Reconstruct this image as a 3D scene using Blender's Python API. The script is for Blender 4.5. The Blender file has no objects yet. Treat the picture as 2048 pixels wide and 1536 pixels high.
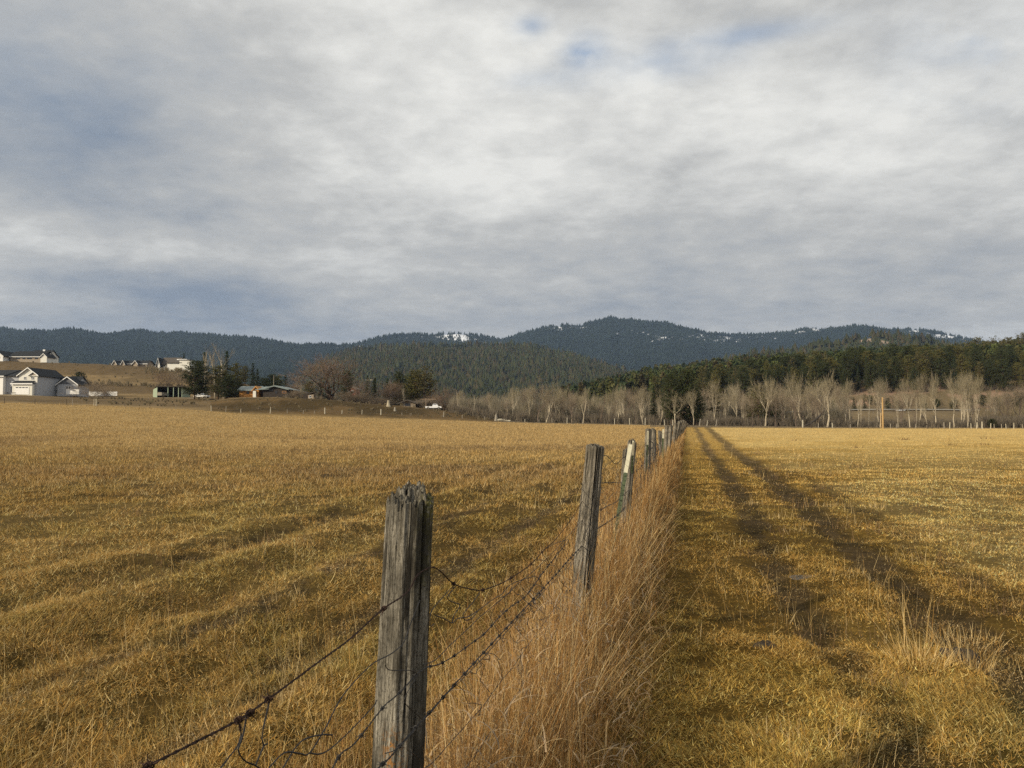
import bpy, math, random
import numpy as np
from mathutils import Vector, Matrix
rng = np.random.default_rng(7)
random.seed(7)
SC = bpy.context.scene
COL = SC.collection
R = math.radians

# ------------------------------------------------------------------ camera
CAM_H, F, HOR = 1.6, 1600.0, 840.0
PITCH = math.atan((HOR - 768) / F)
CP, SP = math.cos(PITCH), math.sin(PITCH)
cd = bpy.data.cameras.new('camera'); cam = bpy.data.objects.new('camera', cd); COL.objects.link(cam)
cam.location = (0, 0, CAM_H); cam.rotation_euler = (R(90) + PITCH, 0, 0)
cd.sensor_width = 36; cd.lens = 36 * F / 2048; cd.clip_start = 0.05; cd.clip_end = 30000
SC.camera = cam
SC.view_settings.view_transform = 'Standard'; SC.view_settings.look = 'None'
SC.view_settings.gamma = 1; SC.view_settings.exposure = 0.0
SC.cycles.max_bounces = 5; SC.cycles.diffuse_bounces = 2; SC.cycles.transmission_bounces = 3
SC.cycles.volume_bounces = 0; SC.cycles.transparent_max_bounces = 4
SC.cycles.use_denoising = False

# ------------------------------------------------------------------ sun and sky
SUN_EL, SUN_AZ = R(24), R(232)            # azimuth clockwise from +Y (the view direction)
sd = bpy.data.lights.new('sun', 'SUN'); so = bpy.data.objects.new('sun', sd); COL.objects.link(so)
sd.energy = 4.9; sd.angle = R(1.5); sd.color = (1.0, 0.87, 0.66)
sv = Vector((math.sin(SUN_AZ) * math.cos(SUN_EL), math.cos(SUN_AZ) * math.cos(SUN_EL), math.sin(SUN_EL)))
so.rotation_euler = sv.to_track_quat('Z', 'Y').to_euler(); so.location = (-30, -20, 40)

class NT:
    """small helper to write node graphs"""
    def __init__(s, tree): s.t = tree; s.L = tree.links
    def n(s, typ, **kw):
        nd = s.t.nodes.new(typ)
        for k, v in kw.items(): setattr(nd, k, v)
        return nd
    def put(s, sock, v):
        if v is None: return
        if hasattr(v, 'is_output') or isinstance(v, bpy.types.NodeSocket): s.L.new(v, sock)
        else: sock.default_value = v
    def m(s, op, a, b=None, c=None, clamp=False):
        nd = s.n('ShaderNodeMath', operation=op, use_clamp=clamp)
        s.put(nd.inputs[0], a); s.put(nd.inputs[1], b)
        if c is not None: s.put(nd.inputs[2], c)
        return nd.outputs[0]
    def mix(s, f, a, b, typ='MIX'):
        nd = s.n('ShaderNodeMix', data_type='RGBA', blend_type=typ)
        s.put(nd.inputs[0], f); s.put(nd.inputs[6], a); s.put(nd.inputs[7], b)
        return nd.outputs[2]
    def noise(s, vec, scale, detail=4, rough=.55, dist=0.0):
        nd = s.n('ShaderNodeTexNoise')
        s.put(nd.inputs['Vector'], vec); nd.inputs['Scale'].default_value = scale
        nd.inputs['Detail'].default_value = detail; nd.inputs['Roughness'].default_value = rough
        nd.inputs['Distortion'].default_value = dist
        return nd.outputs[0]
    def ramp(s, f, stops, interp='LINEAR'):
        nd = s.n('ShaderNodeValToRGB'); cr = nd.color_ramp; cr.interpolation = interp
        while len(cr.elements) < len(stops): cr.elements.new(.5)
        for e, (p, c) in zip(cr.elements, stops):
            e.position = p; e.color = c if len(c) == 4 else (*c, 1)
        s.put(nd.inputs[0], f); return nd.outputs[0]
    def maprange(s, v, a, b, c=0., d=1.):
        nd = s.n('ShaderNodeMapRange'); s.put(nd.inputs[0], v)
        for i, x in enumerate((a, b, c, d)): nd.inputs[i + 1].default_value = x
        return nd.outputs[0]
    def scale(s, vec, xyz, off=(0, 0, 0)):
        nd = s.n('ShaderNodeMapping'); s.put(nd.inputs[0], vec)
        nd.inputs['Scale'].default_value = xyz; nd.inputs['Location'].default_value = off
        return nd.outputs[0]

W = bpy.data.worlds.new('World'); SC.world = W; W.use_nodes = True
W.node_tree.nodes.clear(); g = NT(W.node_tree)
sky = g.n('ShaderNodeTexSky', sky_type='NISHITA'); sky.sun_disc = False
sky.sun_elevation = SUN_EL; sky.sun_rotation = SUN_AZ; sky.air_density = 1.0; sky.dust_density = .6
tc = g.n('ShaderNodeTexCoord'); sp = g.n('ShaderNodeSeparateXYZ'); g.L.new(tc.outputs['Generated'], sp.inputs[0])
dx, dy, dz = sp.outputs
zz = g.m('ADD', g.m('MAXIMUM', dz, 0.0), 0.20)
cb = g.n('ShaderNodeCombineXYZ'); g.L.new(g.m('DIVIDE', dx, zz), cb.inputs[0]); g.L.new(g.m('DIVIDE', dy, zz), cb.inputs[1])
uv = cb.outputs[0]
az = g.m('ARCTAN2', dx, dy); el = g.m('ARCSINE', dz)
def blob(px, py, sx, sy, amp):
    a0 = math.atan((px - 1024) / F); e0 = math.atan((HOR - py) / F * math.cos(a0))
    a = g.m('DIVIDE', g.m('SUBTRACT', az, a0), sx / F); e = g.m('DIVIDE', g.m('SUBTRACT', el, e0), sy / F)
    q = g.m('ADD', g.m('MULTIPLY', a, a), g.m('MULTIPLY', e, e))
    return g.m('MULTIPLY', g.m('EXPONENT', g.m('MULTIPLY', q, -1.0)), amp)
n1 = g.noise(g.scale(uv, (.9, 1.0, 1), (3.1, 1.7, 0)), 1.9, 8, .55, .15)
n2 = g.noise(g.scale(uv, (1.0, 1.1, 1), (7.3, 2.2, 0)), 7.5, 7, .6, .1)
n3 = g.noise(g.scale(tc.outputs['Generated'], (1.2, 1.2, 2.4), (0.4, 0, .3)), 4.6, 7, .55, .1)
b = g.m('ADD', .74, g.m('MULTIPLY', g.m('SUBTRACT', n1, .5), .68))
b = g.m('ADD', b, g.m('MULTIPLY', g.m('SUBTRACT', n2, .5), .58))
b = g.m('ADD', b, g.m('MULTIPLY', g.m('SUBTRACT', n3, .5), .55))
n4 = g.noise(g.scale(uv, (1.0, 1.15, 1), (1.3, 5.2, 0)), 17., 5, .55, .1)
b = g.m('ADD', b, g.m('MULTIPLY', g.m('SUBTRACT', n4, .5), .16))
for q in ((40, 180, 360, 300, -.42), (250, 330, 220, 120, -.14), (350, 575, 260, 42, -.52), (420, 655, 320, 36, -.40),
          (60, 475, 240, 45, .22), (40, 600, 160, 22, .18), (980, 300, 420, 190, .11), (1500, 580, 700, 120, -.28), (1000, 480, 900, 60, -.05),
          (900, 640, 500, 40, -.12), (1000, 90, 420, 110, .10), (1500, 180, 380, 110, .14)):
    b = g.m('ADD', b, blob(*q))
cloud = g.ramp(b, [(0.0, (.225, .265, .325)), (.32, (.355, .373, .392)), (.62, (.50, .498, .480)), (1.0, (.80, .79, .745))])
# openings in the cloud deck: thin veil lets the blue through
hole = g.m('ADD', blob(1175, 90, 44, 26, 1.0), g.m('ADD', blob(1060, 38, 34, 18, .8), blob(1470, 58, 150, 18, .36)))
hole = g.m('ADD', hole, g.m('ADD', blob(1090, 150, 90, 20, .3), blob(1330, 120, 120, 30, .42)))
hole = g.m('ADD', hole, g.m('ADD', blob(60, 60, 300, 130, .14), blob(2020, 60, 140, 80, .40)))
hole = g.m('MULTIPLY', hole, g.maprange(n3, .36, .60, 1.25, .15), clamp=True)
bg = g.n('ShaderNodeBackground'); bg.inputs[1].default_value = 0.1
cl10 = g.mix(1.0, cloud, (11.0, 11.0, 11.0, 1), 'MULTIPLY')
blue = g.mix(1.0, g.mix(.0, sky.outputs[0], sky.outputs[0]), (1.55, 1.55, 1.55, 1), 'MULTIPLY')
g.L.new(g.mix(hole, cl10, blue), bg.inputs[0])
wo = g.n('ShaderNodeOutputWorld'); g.L.new(bg.outputs[0], wo.inputs[0])

# ------------------------------------------------------------------ small maths
def at(px, py, Y):
    """world point seen at pixel (px, py) of the 2048 x 1536 photograph at forward distance Y"""
    v = (768 - py) / F; d = Vector(((px - 1024) / F, CP - v * SP, SP + v * CP))
    k = Y / d.y
    return Vector((d.x * k, Y, CAM_H + d.z * k))
def zat(py, Y): return at(1024, py, Y).z
def proj(P):
    x, y, z = P[..., 0], P[..., 1], P[..., 2] - CAM_H
    fw = y * CP + z * SP; up = -y * SP + z * CP
    return 1024 + F * x / fw, 768 - F * up / fw
def _h(ix, iy, s):
    v = np.sin(ix * 127.1 + iy * 311.7 + s * 74.7) * 43758.5453
    return v - np.floor(v)
def vn(x, y, s=0):
    ix, iy = np.floor(x), np.floor(y); fx, fy = x - ix, y - iy
    fx = fx * fx * (3 - 2 * fx); fy = fy * fy * (3 - 2 * fy)
    a = _h(ix, iy, s) * (1 - fx) + _h(ix + 1, iy, s) * fx
    c = _h(ix, iy + 1, s) * (1 - fx) + _h(ix + 1, iy + 1, s) * fx
    return a * (1 - fy) + c * fy
def fbm(x, y, s=0, o=4):
    r = 0; a = .5; t = 0
    for i in range(o):
        r = r + a * vn(x * 2 ** i, y * 2 ** i, s + i * 3.3); t += a; a *= .5
    return r / t
def sst(a, b, x):
    t = np.clip((x - a) / (b - a), 0, 1); return t * t * (3 - 2 * t)

# ------------------------------------------------------------------ terrain height
PXC = np.array([-300, 0, 200, 400, 480, 560, 640, 720, 800, 900, 1000, 1100, 1300, 1500, 1700, 1850, 2048, 2400.])
T = {
 0:   [0]*18, 40: [.1,.1,.1,.05]+[0]*14,
 70:  [.7,.6,.5,.35,.25,.2,.15,.1,.05,.02]+[0]*8,
 100: [1.7,1.6,1.35,1.0,.75,.6,.5,.4,.3,.2,.12,.08,.03,0,0,0,0,0],
 140: [3.7,3.5,3.1,2.3,1.8,1.5,1.3,1.1,.9,.75,.55,.35,.2,.1,.02,0,0,0],
 170: [5.6,5.2,4.55,3.6,2.9,2.45,2.2,1.95,1.75,1.45,1.1,.8,.4,.2,0,0,0,0],
 185: [6.3,5.9,5.3,4.4,4.0,4.2,3.8,3.4,2.9,2.2,1.35,.8,.4,.2,0,0,0,0],
 205: [7.4,7.0,6.3,5.8,7.0,7.35,6.9,6.1,5.2,3.6,1.7,.8,.3,.1,-.2,-.3,-.3,-.3],
 218: [8.0,7.6,6.9,6.6,7.7,7.8,7.3,6.3,5.3,3.8,1.8,.7,.2,0,-.5,-.6,-.6,-.6],
 235: [8.8,8.4,7.7,7.1,7.3,7.2,6.9,5.9,5.0,3.7,1.9,.5,0,-.3,-.8,-.8,-.8,-.8],
 262: [10.0,9.8,9.0,8.6,7.9,7.4,7.0,6.2,5.3,4.2,2.3,.5,0,-.3,-.8,-.8,-.8,-.8],
 290: [10.6,10.5,9.9,9.6,8.6,8.0,7.3,6.5,5.6,4.6,2.6,1,0,.2,.6,.8,.8,.8],
 312: [13.2,13.0,12.2,11.4,10.0,8.8,7.6,6.7,5.9,4.8,2.8,1.2,.8,2.4,4.3,4.6,4.2,4.2],
 330: [17.5,17.2,16.4,14.5,12.0,10.0,8.0,7.0,6.2,5,3,1.5,1.5,3.6,5.3,5.4,5.0,5.0],
 345: [19,18.8,17.8,15.5,12.6,10.5,8.3,7.2,6.3,5,3,1.6,2,3.6,5.2,5.3,5.0,5.0],
 362: [20.5,20.2,19.3,16.8,13.2,11.2,8.8,7.4,6.4,5,3,1.8,2.3,4.6,6.6,7,6.8,6.8],
 400: [25.5,25.0,24.0,21.0,16.0,13.2,10,7.8,6.5,5,3,2,4,9,14,15.5,15,15],
 420: [31.8,31.5,30.0,26.5,20.0,15.8,11,8,6.6,5,3,2,6,13,20,21,20,20],
 440: [34.3,34.0,32.3,28.8,22.0,17.0,12,8.3,6.7,5,3,2.2,8,16,23,25,25,25],
 600: [36,36,35,32,24,18,12,8,6,4,3,4,18,27,30,32,37,42],
 900: [24,24,24,22,18,14,10,7,5,4,6,12,42,54,61,65,72,82],
 1100:[10,10,10,10,9,8,7,6,5,5,8,18,50,60,66,72,80,92],
 1500:[4]*10+[4,6,20,30,34,36,38,40], 2200:[2]*18, 9500:[2]*18}
TY = np.array(sorted(T)); TZ = np.array([T[k] for k in TY], float)
def fence_off(x, y): return x - (0.219 * y - 0.79)
def tracks(x, y):
    """0..1 wear of the wheel tracks beside the fence and of the older ones left of it"""
    o = fence_off(x, y); w = .20 + .10 * vn(x * .9, y * .5, 5) + .0018 * np.clip(y, 0, 150)
    wob = (vn(y * .13, y * 0 + 1, 9) - .5) * .30
    g1 = np.exp(-((o - 1.78 - wob - .004 * y) / w) ** 2) * .85
    g2 = np.exp(-((o - 2.78 - wob - .012 * y) / (w * 1.25)) ** 2)
    g3 = np.exp(-((o - 3.60 - wob * 1.4 - .015 * y) / w) ** 2) * .45 * sst(60, 8, y)
    g4 = np.exp(-((o + 1.72 - wob) / (w * 1.1)) ** 2) * .80 * sst(34, 18, y)
    g5 = np.exp(-((o + 3.05 + wob) / (w * 1.3)) ** 2) * .62 * sst(26, 12, y)
    g6 = np.exp(-((o + 5.1 + wob * 2) / (w * 1.6)) ** 2) * .45 * sst(28, 14, y)
    patch = .74 + .5 * vn(x * .8, y * .55, 15)
    v = (g1 + g2 + g3 + g4 + g5 + g6) * patch
    ed = (fbm(x * 5.5, y * 3.5, 17, 3) - .5) * sst(60, 12, y)
    return np.clip(sst(.10, .84, v + ed * 1.3 * sst(.05, .3, v)), 0, 1)
def H(x, y):
    x = np.asarray(x, float); y = np.asarray(y, float)
    yy = np.clip(y, 0, 9400); px = 1024 + F * x / np.maximum(yy, 12.)
    px = np.clip(px, -300, 2400)
    i = np.clip(np.searchsorted(TY, yy, side='right') - 1, 0, len(TY) - 2)
    ty = (yy - TY[i]) / (TY[i + 1] - TY[i]); ty = ty * .35 + .65 * ty * ty * (3 - 2 * ty)
    j = np.clip(np.searchsorted(PXC, px, side='right') - 1, 0, len(PXC) - 2)
    tx = (px - PXC[j]) / (PXC[j + 1] - PXC[j])
    z = (TZ[i, j] * (1 - tx) + TZ[i, j + 1] * tx) * (1 - ty) + (TZ[i + 1, j] * (1 - tx) + TZ[i + 1, j + 1] * tx) * ty
    r = np.hypot(x, y); near = sst(120, 40, r)
    z = z + near * ((fbm(x * 1.1, y * 1.1, 1, 3) - .5) * .10 + (fbm(x * 3.1, y * 2.6, 2, 3) - .5) * .06)
    # low swells that run with the fence, left field
    o = fence_off(x, y)
    z = z + near * (1 - sst(-1.2, -.7, o)) * .052 * np.sin((o + .45 * vn(y * .3, x * .2, 4)) * 4.4) * sst(-9, -3, o)
    z = z - near * tracks(x, y) * .030
    z = z + near * .05 * np.exp(-(o / .5) ** 2)
    far = sst(150, 230, y)
    z = z + far * (fbm(x * .05, y * .05, 21, 4) - .5) * 1.0 * (1 + sst(420, 600, y) * 3)
    return z
def Hs(x, y): return float(H(np.array([x]), np.array([y]))[0])
def on(px, Y): x = (px - 1024) / F * Y; return Vector((x, Y, Hs(x, Y)))

def ground_colour(x, y):
    """base colour of turf and soil (zones, old growth, wear), linear RGB"""
    x = np.asarray(x, float); y = np.asarray(y, float)
    px = 1024 + F * x / np.maximum(y, 3.); o = fence_off(x, y)
    def c(*v): return np.array(v)[None, :] * np.ones((x.size, 1))
    def lerp(a, b_, t): return a * (1 - t[:, None]) + b_ * t[:, None]
    n = fbm(x * .35, y * .35, 31, 4); nb = fbm(x * .06, y * .09, 33, 4); nf = fbm(x * 2.2, y * 1.6, 35, 3)
    left = lerp(c(.295, .188, .050), c(.39, .26, .082), sst(.35, .65, n))
    left = lerp(left, c(.175, .125, .032), sst(.5, .75, nf) * .5 * sst(40, 10, y))
    left = lerp(left, c(.37, .255, .115), sst(12, 60, y) * .75)
    left = lerp(left, c(.21, .135, .062), sst(.52, .62, nb) * sst(14, 24, y) * sst(90, 40, y) * .7)
    pb = np.exp(-((x + 6.5) / 7.) ** 2 - ((y - 27) / 4.5) ** 2) * sst(.38, .55, fbm(x * .5, y * .35, 39, 3)) + np.exp(-((x + 14) / 6.) ** 2 - ((y - 36) / 5.) ** 2) * .6
    left = lerp(left, c(.19, .125, .062), np.clip(pb, 0, 1) * .7)
    right = lerp(c(.42, .275, .075), c(.54, .38, .13), sst(.35, .65, n))
    right = lerp(right, c(.56, .41, .17), sst(25, 90, y) * .6)
    lane = lerp(c(.31, .187, .038), c(.44, .275, .062), sst(.35, .65, n))
    lane = lerp(lane, c(.42, .28, .09), sst(20, 80, y) * .7)
    k = sst(3.2, 5.0, o + (n - .5) * 2)
    col = np.where((o < 0)[:, None], left, lerp(lane, right, k))
    col = lerp(col, lerp(c(.125, .086, .032), c(.19, .13, .062), sst(.45, .6, fbm(x * 3.3, y * 2.4, 37, 3))), tracks(x, y) * .9)
    col = lerp(col, c(.10, .105, .028), np.exp(-((x - 2.75) / .55) ** 2 - ((y - 4.0) / .8) ** 2) * .8)
    # beyond the cross fence
    back = sst(168, 178, y + (px > 1300) * 22.)
    n2 = fbm(x * .12, y * .12, 41, 4)
    mound = lerp(c(.070, .048, .020), c(.135, .088, .038), sst(.42, .62, n2))
    mound = lerp(mound, c(.27, .195, .10), sst(206, 217, y) * sst(226, 219, y) * .8)
    wood = lerp(c(.13, .10, .062), c(.19, .145, .085), n2)
    slope = lerp(c(.14, .105, .055), c(.22, .165, .095), n2)
    slope = lerp(slope, c(.34, .22, .15), sst(.55, .64, fbm(x * .06, y * .1, 44, 3)) * sst(350, 365, y) * sst(430, 400, y))
    z = H(x, y); bench = lerp(c(.165, .115, .055), c(.25, .175, .085), sst(.35, .62, n2))
    bank = sst(305, 316, y) * sst(334, 328, y) * .85 + sst(398, 406, y) * sst(446, 436, y) * .8 + sst(180, 190, y) * sst(262, 250, y) * .55
    bench = lerp(bench, c(.115, .082, .045), np.clip(bank * (.6 + .7 * n2), 0, 1))
    bc = np.where((px < 420)[:, None], bench, np.where((px < 1000)[:, None], mound, np.where((y > 300)[:, None], slope, wood)))
    col = lerp(col, bc, back)
    col = lerp(col, c(.075, .062, .032), sst(430, 470, y) * sst(1000, 1150, px))
    col = lerp(col, c(.05, .06, .035), sst(900, 1300, y))
    # bare gravel drive up to the carport
    drv = np.exp(-((y - (262 + (px - 300) * -.02)) / 2.4) ** 2) * sst(195, 225, px) * sst(420, 400, px)
    col = lerp(col, c(.42, .38, .31), np.clip(drv * 1.3, 0, 1))
    yard = np.exp(-((y - 259) / 4.) ** 2) * sst(95, 60, px)
    return lerp(col, c(.46, .37, .23), np.clip(yard, 0, 1))

# ------------------------------------------------------------------ mesh helpers
def tag(o, label=None, cat=None, group=None, kind=None):
    for k, v in (('label', label), ('category', cat), ('group', group), ('kind', kind)):
        if v: o[k] = v
    return o
def npmesh(name, V, quads=None, tris=None, col=None, mat=None, smooth=False):
    me = bpy.data.meshes.new(name)
    V = np.asarray(V, np.float32).reshape(-1, 3)
    q = np.zeros((0, 4), np.int32) if quads is None else np.asarray(quads, np.int32).reshape(-1, 4)
    t = np.zeros((0, 3), np.int32) if tris is None else np.asarray(tris, np.int32).reshape(-1, 3)
    me.vertices.add(len(V)); me.vertices.foreach_set('co', V.ravel())
    me.loops.add(q.size + t.size); me.polygons.add(len(q) + len(t))
    me.loops.foreach_set('vertex_index', np.concatenate([q.ravel(), t.ravel()]))
    ls = np.concatenate([np.arange(len(q)) * 4, q.size + np.arange(len(t)) * 3]).astype(np.int32)
    me.polygons.foreach_set('loop_start', ls)
    me.polygons.foreach_set('use_smooth', np.full(len(ls), bool(smooth)))
    me.update(calc_edges=True)
    if col is not None:
        a = me.attributes.new('Col', 'FLOAT_COLOR', 'POINT')
        c4 = np.ones((len(V), 4), np.float32); c4[:, :3] = col
        a.data.foreach_set('color', c4.ravel())
    if mat: me.materials.append(mat)
    return me
def obj(name, me, parent=None, loc=None):
    o = bpy.data.objects.new(name, me); COL.objects.link(o)
    if parent: o.parent = parent
    if loc is not None: o.location = loc
    return o
def empty(name, loc, rz=0):
    o = bpy.data.objects.new(name, None); COL.objects.link(o); o.location = loc; o.rotation_euler = (0, 0, rz)
    o.empty_display_size = .2
    return o
def merge(parts):
    """join (V, quads, tris[, col]) tuples"""
    Vs, Q, Tt, C = [], [], [], []; n = 0
    for p in parts:
        V = np.asarray(p[0], float).reshape(-1, 3); Vs.append(V)
        if p[1] is not None and len(p[1]): Q.append(np.asarray(p[1]).reshape(-1, 4) + n)
        if p[2] is not None and len(p[2]): Tt.append(np.asarray(p[2]).reshape(-1, 3) + n)
        if len(p) > 3 and p[3] is not None: C.append(np.asarray(p[3]) * np.ones((len(V), 3)))
        n += len(V)
    return (np.concatenate(Vs), np.concatenate(Q) if Q else None, np.concatenate(Tt) if Tt else None, np.concatenate(C) if C else None)
BQ = np.array([[0,3,2,1],[4,5,6,7],[0,1,5,4],[1,2,6,5],[2,3,7,6],[3,0,4,7]])
def box(x0, x1, y0, y1, z0, z1):
    return (np.array([[x0,y0,z0],[x1,y0,z0],[x1,y1,z0],[x0,y1,z0],[x0,y0,z1],[x1,y0,z1],[x1,y1,z1],[x0,y1,z1]], float), BQ, None)
def tube(P, rad, n=6, cap=True):
    """tube along polyline P with a radius per point"""
    P = np.asarray(P, float); k = len(P); rad = np.ones(k) * rad
    d = np.gradient(P, axis=0); d /= np.linalg.norm(d, axis=1)[:, None] + 1e-9
    ref = np.array([0, 0, 1.]) if abs(d[0, 2]) < .9 else np.array([1., 0, 0])
    a = np.cross(d, ref); a /= np.linalg.norm(a, axis=1)[:, None] + 1e-9; bb = np.cross(d, a)
    th = np.arange(n) / n * 2 * np.pi
    V = P[:, None] + rad[:, None, None] * (a[:, None] * np.cos(th)[None, :, None] + bb[:, None] * np.sin(th)[None, :, None])
    i = np.arange(k - 1)[:, None] * n; j = np.arange(n)[None]; j2 = (j + 1) % n
    Q = np.stack([i + j, i + j2, i + n + j2, i + n + j], -1).reshape(-1, 4)
    V = V.reshape(-1, 3); Tt = None
    if cap:
        V = np.concatenate([V, P[:1], P[-1:]]); c0 = k * n
        Tt = np.concatenate([np.stack([np.full(n, c0), (np.arange(n) + 1) % n, np.arange(n)], -1),
                             np.stack([np.full(n, c0 + 1), (k - 1) * n + np.arange(n), (k - 1) * n + (np.arange(n) + 1) % n], -1)])
    return (V, Q, Tt)
def blades(P, az, hgt, wid, phi0, phi1, k=3, tw=None):
    """N curved tapering blades: returns V, quads, tris, blade index per vertex"""
    N = len(P); d = np.stack([np.cos(az), np.sin(az), az * 0], -1)
    if tw is None: tw = rng.uniform(0, np.pi, N)
    w = np.stack([np.cos(tw), np.sin(tw), tw * 0], -1)
    pts = [np.array(P)]
    for s in range(k):
        ph = phi0 + (phi1 - phi0) * (s + .5) / k
        st = d * np.sin(ph)[:, None]; st[:, 2] = np.cos(ph)
        pts.append(pts[-1] + st * (hgt / k)[:, None])
    V = np.zeros((N, 2 * k + 1, 3))
    for s in range(k):
        ww = (wid * (1 - .75 * (s / k) ** 1.5) * .5)[:, None] * w
        V[:, 2 * s] = pts[s] - ww; V[:, 2 * s + 1] = pts[s] + ww
    V[:, 2 * k] = pts[k]
    b0 = np.arange(N)[:, None] * (2 * k + 1)
    Q = np.concatenate([b0 + np.array([[2 * s, 2 * s + 1, 2 * s + 3, 2 * s + 2]]) for s in range(k - 1)]) if k > 1 else None
    Tt = b0 + np.array([[2 * k - 2, 2 * k - 1, 2 * k]])
    return V.reshape(-1, 3), Q, Tt, np.repeat(np.arange(N), 2 * k + 1)

# ------------------------------------------------------------------ materials
def mat(name):
    m = bpy.data.materials.new(name); m.use_nodes = True; m.node_tree.nodes.clear(); return m, NT(m.node_tree)
def finish(g, shader, disp=None):
    o = g.n('ShaderNodeOutputMaterial'); g.L.new(shader, o.inputs[0])
def pbr(g, col, rough=.8, bump=None, bstr=.3, bdist=.02, metal=0., spec=.25):
    p = g.n('ShaderNodeBsdfPrincipled'); g.put(p.inputs['Base Color'], col if not isinstance(col, tuple) else (*col, 1))
    p.inputs['Roughness'].default_value = rough; p.inputs['Metallic'].default_value = metal
    p.inputs['Specular IOR Level'].default_value = spec
    if bump is not None:
        bn = g.n('ShaderNodeBump'); bn.inputs['Strength'].default_value = bstr; bn.inputs['Distance'].default_value = bdist
        g.L.new(bump, bn.inputs['Height']); g.L.new(bn.outputs[0], p.inputs['Normal'])
    return p.outputs[0]
def attr_mat(name, rough=.9, transl=0., nscale=None, namp=.3, spec=.1, bump=None):
    m, g = mat(name); a = g.n('ShaderNodeAttribute', attribute_name='Col').outputs['Color']
    tcn = g.n('ShaderNodeTexCoord').outputs['Object']
    if nscale:
        f = g.maprange(g.noise(tcn, nscale, 6, .65), .3, .7, 1 - namp, 1 + namp)
        cmb = g.n('ShaderNodeCombineXYZ')
        for i in range(3): g.L.new(f, cmb.inputs[i])
        a = g.mix(1.0, a, cmb.outputs[0], 'MULTIPLY')
    s = pbr(g, a, rough, spec=spec, bump=(g.noise(tcn, bump[0], 5, .6) if bump else None), bstr=.8, bdist=bump[1] if bump else .02)
    if transl:
        t = g.n('ShaderNodeBsdfTranslucent'); g.L.new(a, t.inputs[0])
        mx = g.n('ShaderNodeMixShader'); mx.inputs[0].default_value = transl
        g.L.new(s, mx.inputs[1]); g.L.new(t.outputs[0], mx.inputs[2]); s = mx.outputs[0]
    finish(g, s); return m
def flat_mat(name, col, rough=.7, var=.12, nscale=3., metal=0., bump=None, coords='Object'):
    m, g = mat(name); tcn = g.n('ShaderNodeTexCoord').outputs[coords]
    f = g.noise(tcn, nscale, 5, .6)
    c0 = tuple(v * (1 - var) for v in col); c1 = tuple(min(1, v * (1 + var)) for v in col)
    cc = g.ramp(f, [(.3, c0), (.7, c1)])
    finish(g, pbr(g, cc, rough, metal=metal, bump=(g.noise(tcn, bump[0], 4) if bump else None), bdist=bump[1] if bump else .02)); return m

M_GROUND, g = mat('turf_and_soil')
a = g.n('ShaderNodeAttribute', attribute_name='Col').outputs['Color']
geo = g.n('ShaderNodeNewGeometry').outputs['Position']
nn = g.noise(geo, 9., 8, .7); n4 = g.noise(geo, 1.1, 5, .6); nfar = g.noise(g.scale(geo, (1, .35, 1)), .35, 6, .7)
f = g.m('MULTIPLY', g.maprange(nn, .3, .7, .45, 1.35), g.m('MULTIPLY', g.maprange(n4, .3, .7, .8, 1.2), g.maprange(nfar, .3, .7, .82, 1.18)))
cmb = g.n('ShaderNodeCombineXYZ')
for i in range(3): g.L.new(f, cmb.inputs[i])
finish(g, pbr(g, g.mix(1.0, a, cmb.outputs[0], 'MULTIPLY'), .95, bump=nn, bstr=.9, bdist=.04, spec=.05))
M_GRASS = attr_mat('dry_grass', .75, .14, spec=.10)
M_LEAF = attr_mat('needle_foliage', .8, .15, nscale=.9, namp=.35)
M_FOREST = attr_mat('distant_needle_foliage', .9, 0, spec=0.)
M_TWIG = attr_mat('bare_twigs', .85, 0)
M_BARK = attr_mat('bark', .9, 0, nscale=6, namp=.35)
M_MTN = attr_mat('mountain_soil_and_snow', .95, 0, nscale=.02, namp=.3, spec=.02)

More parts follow.
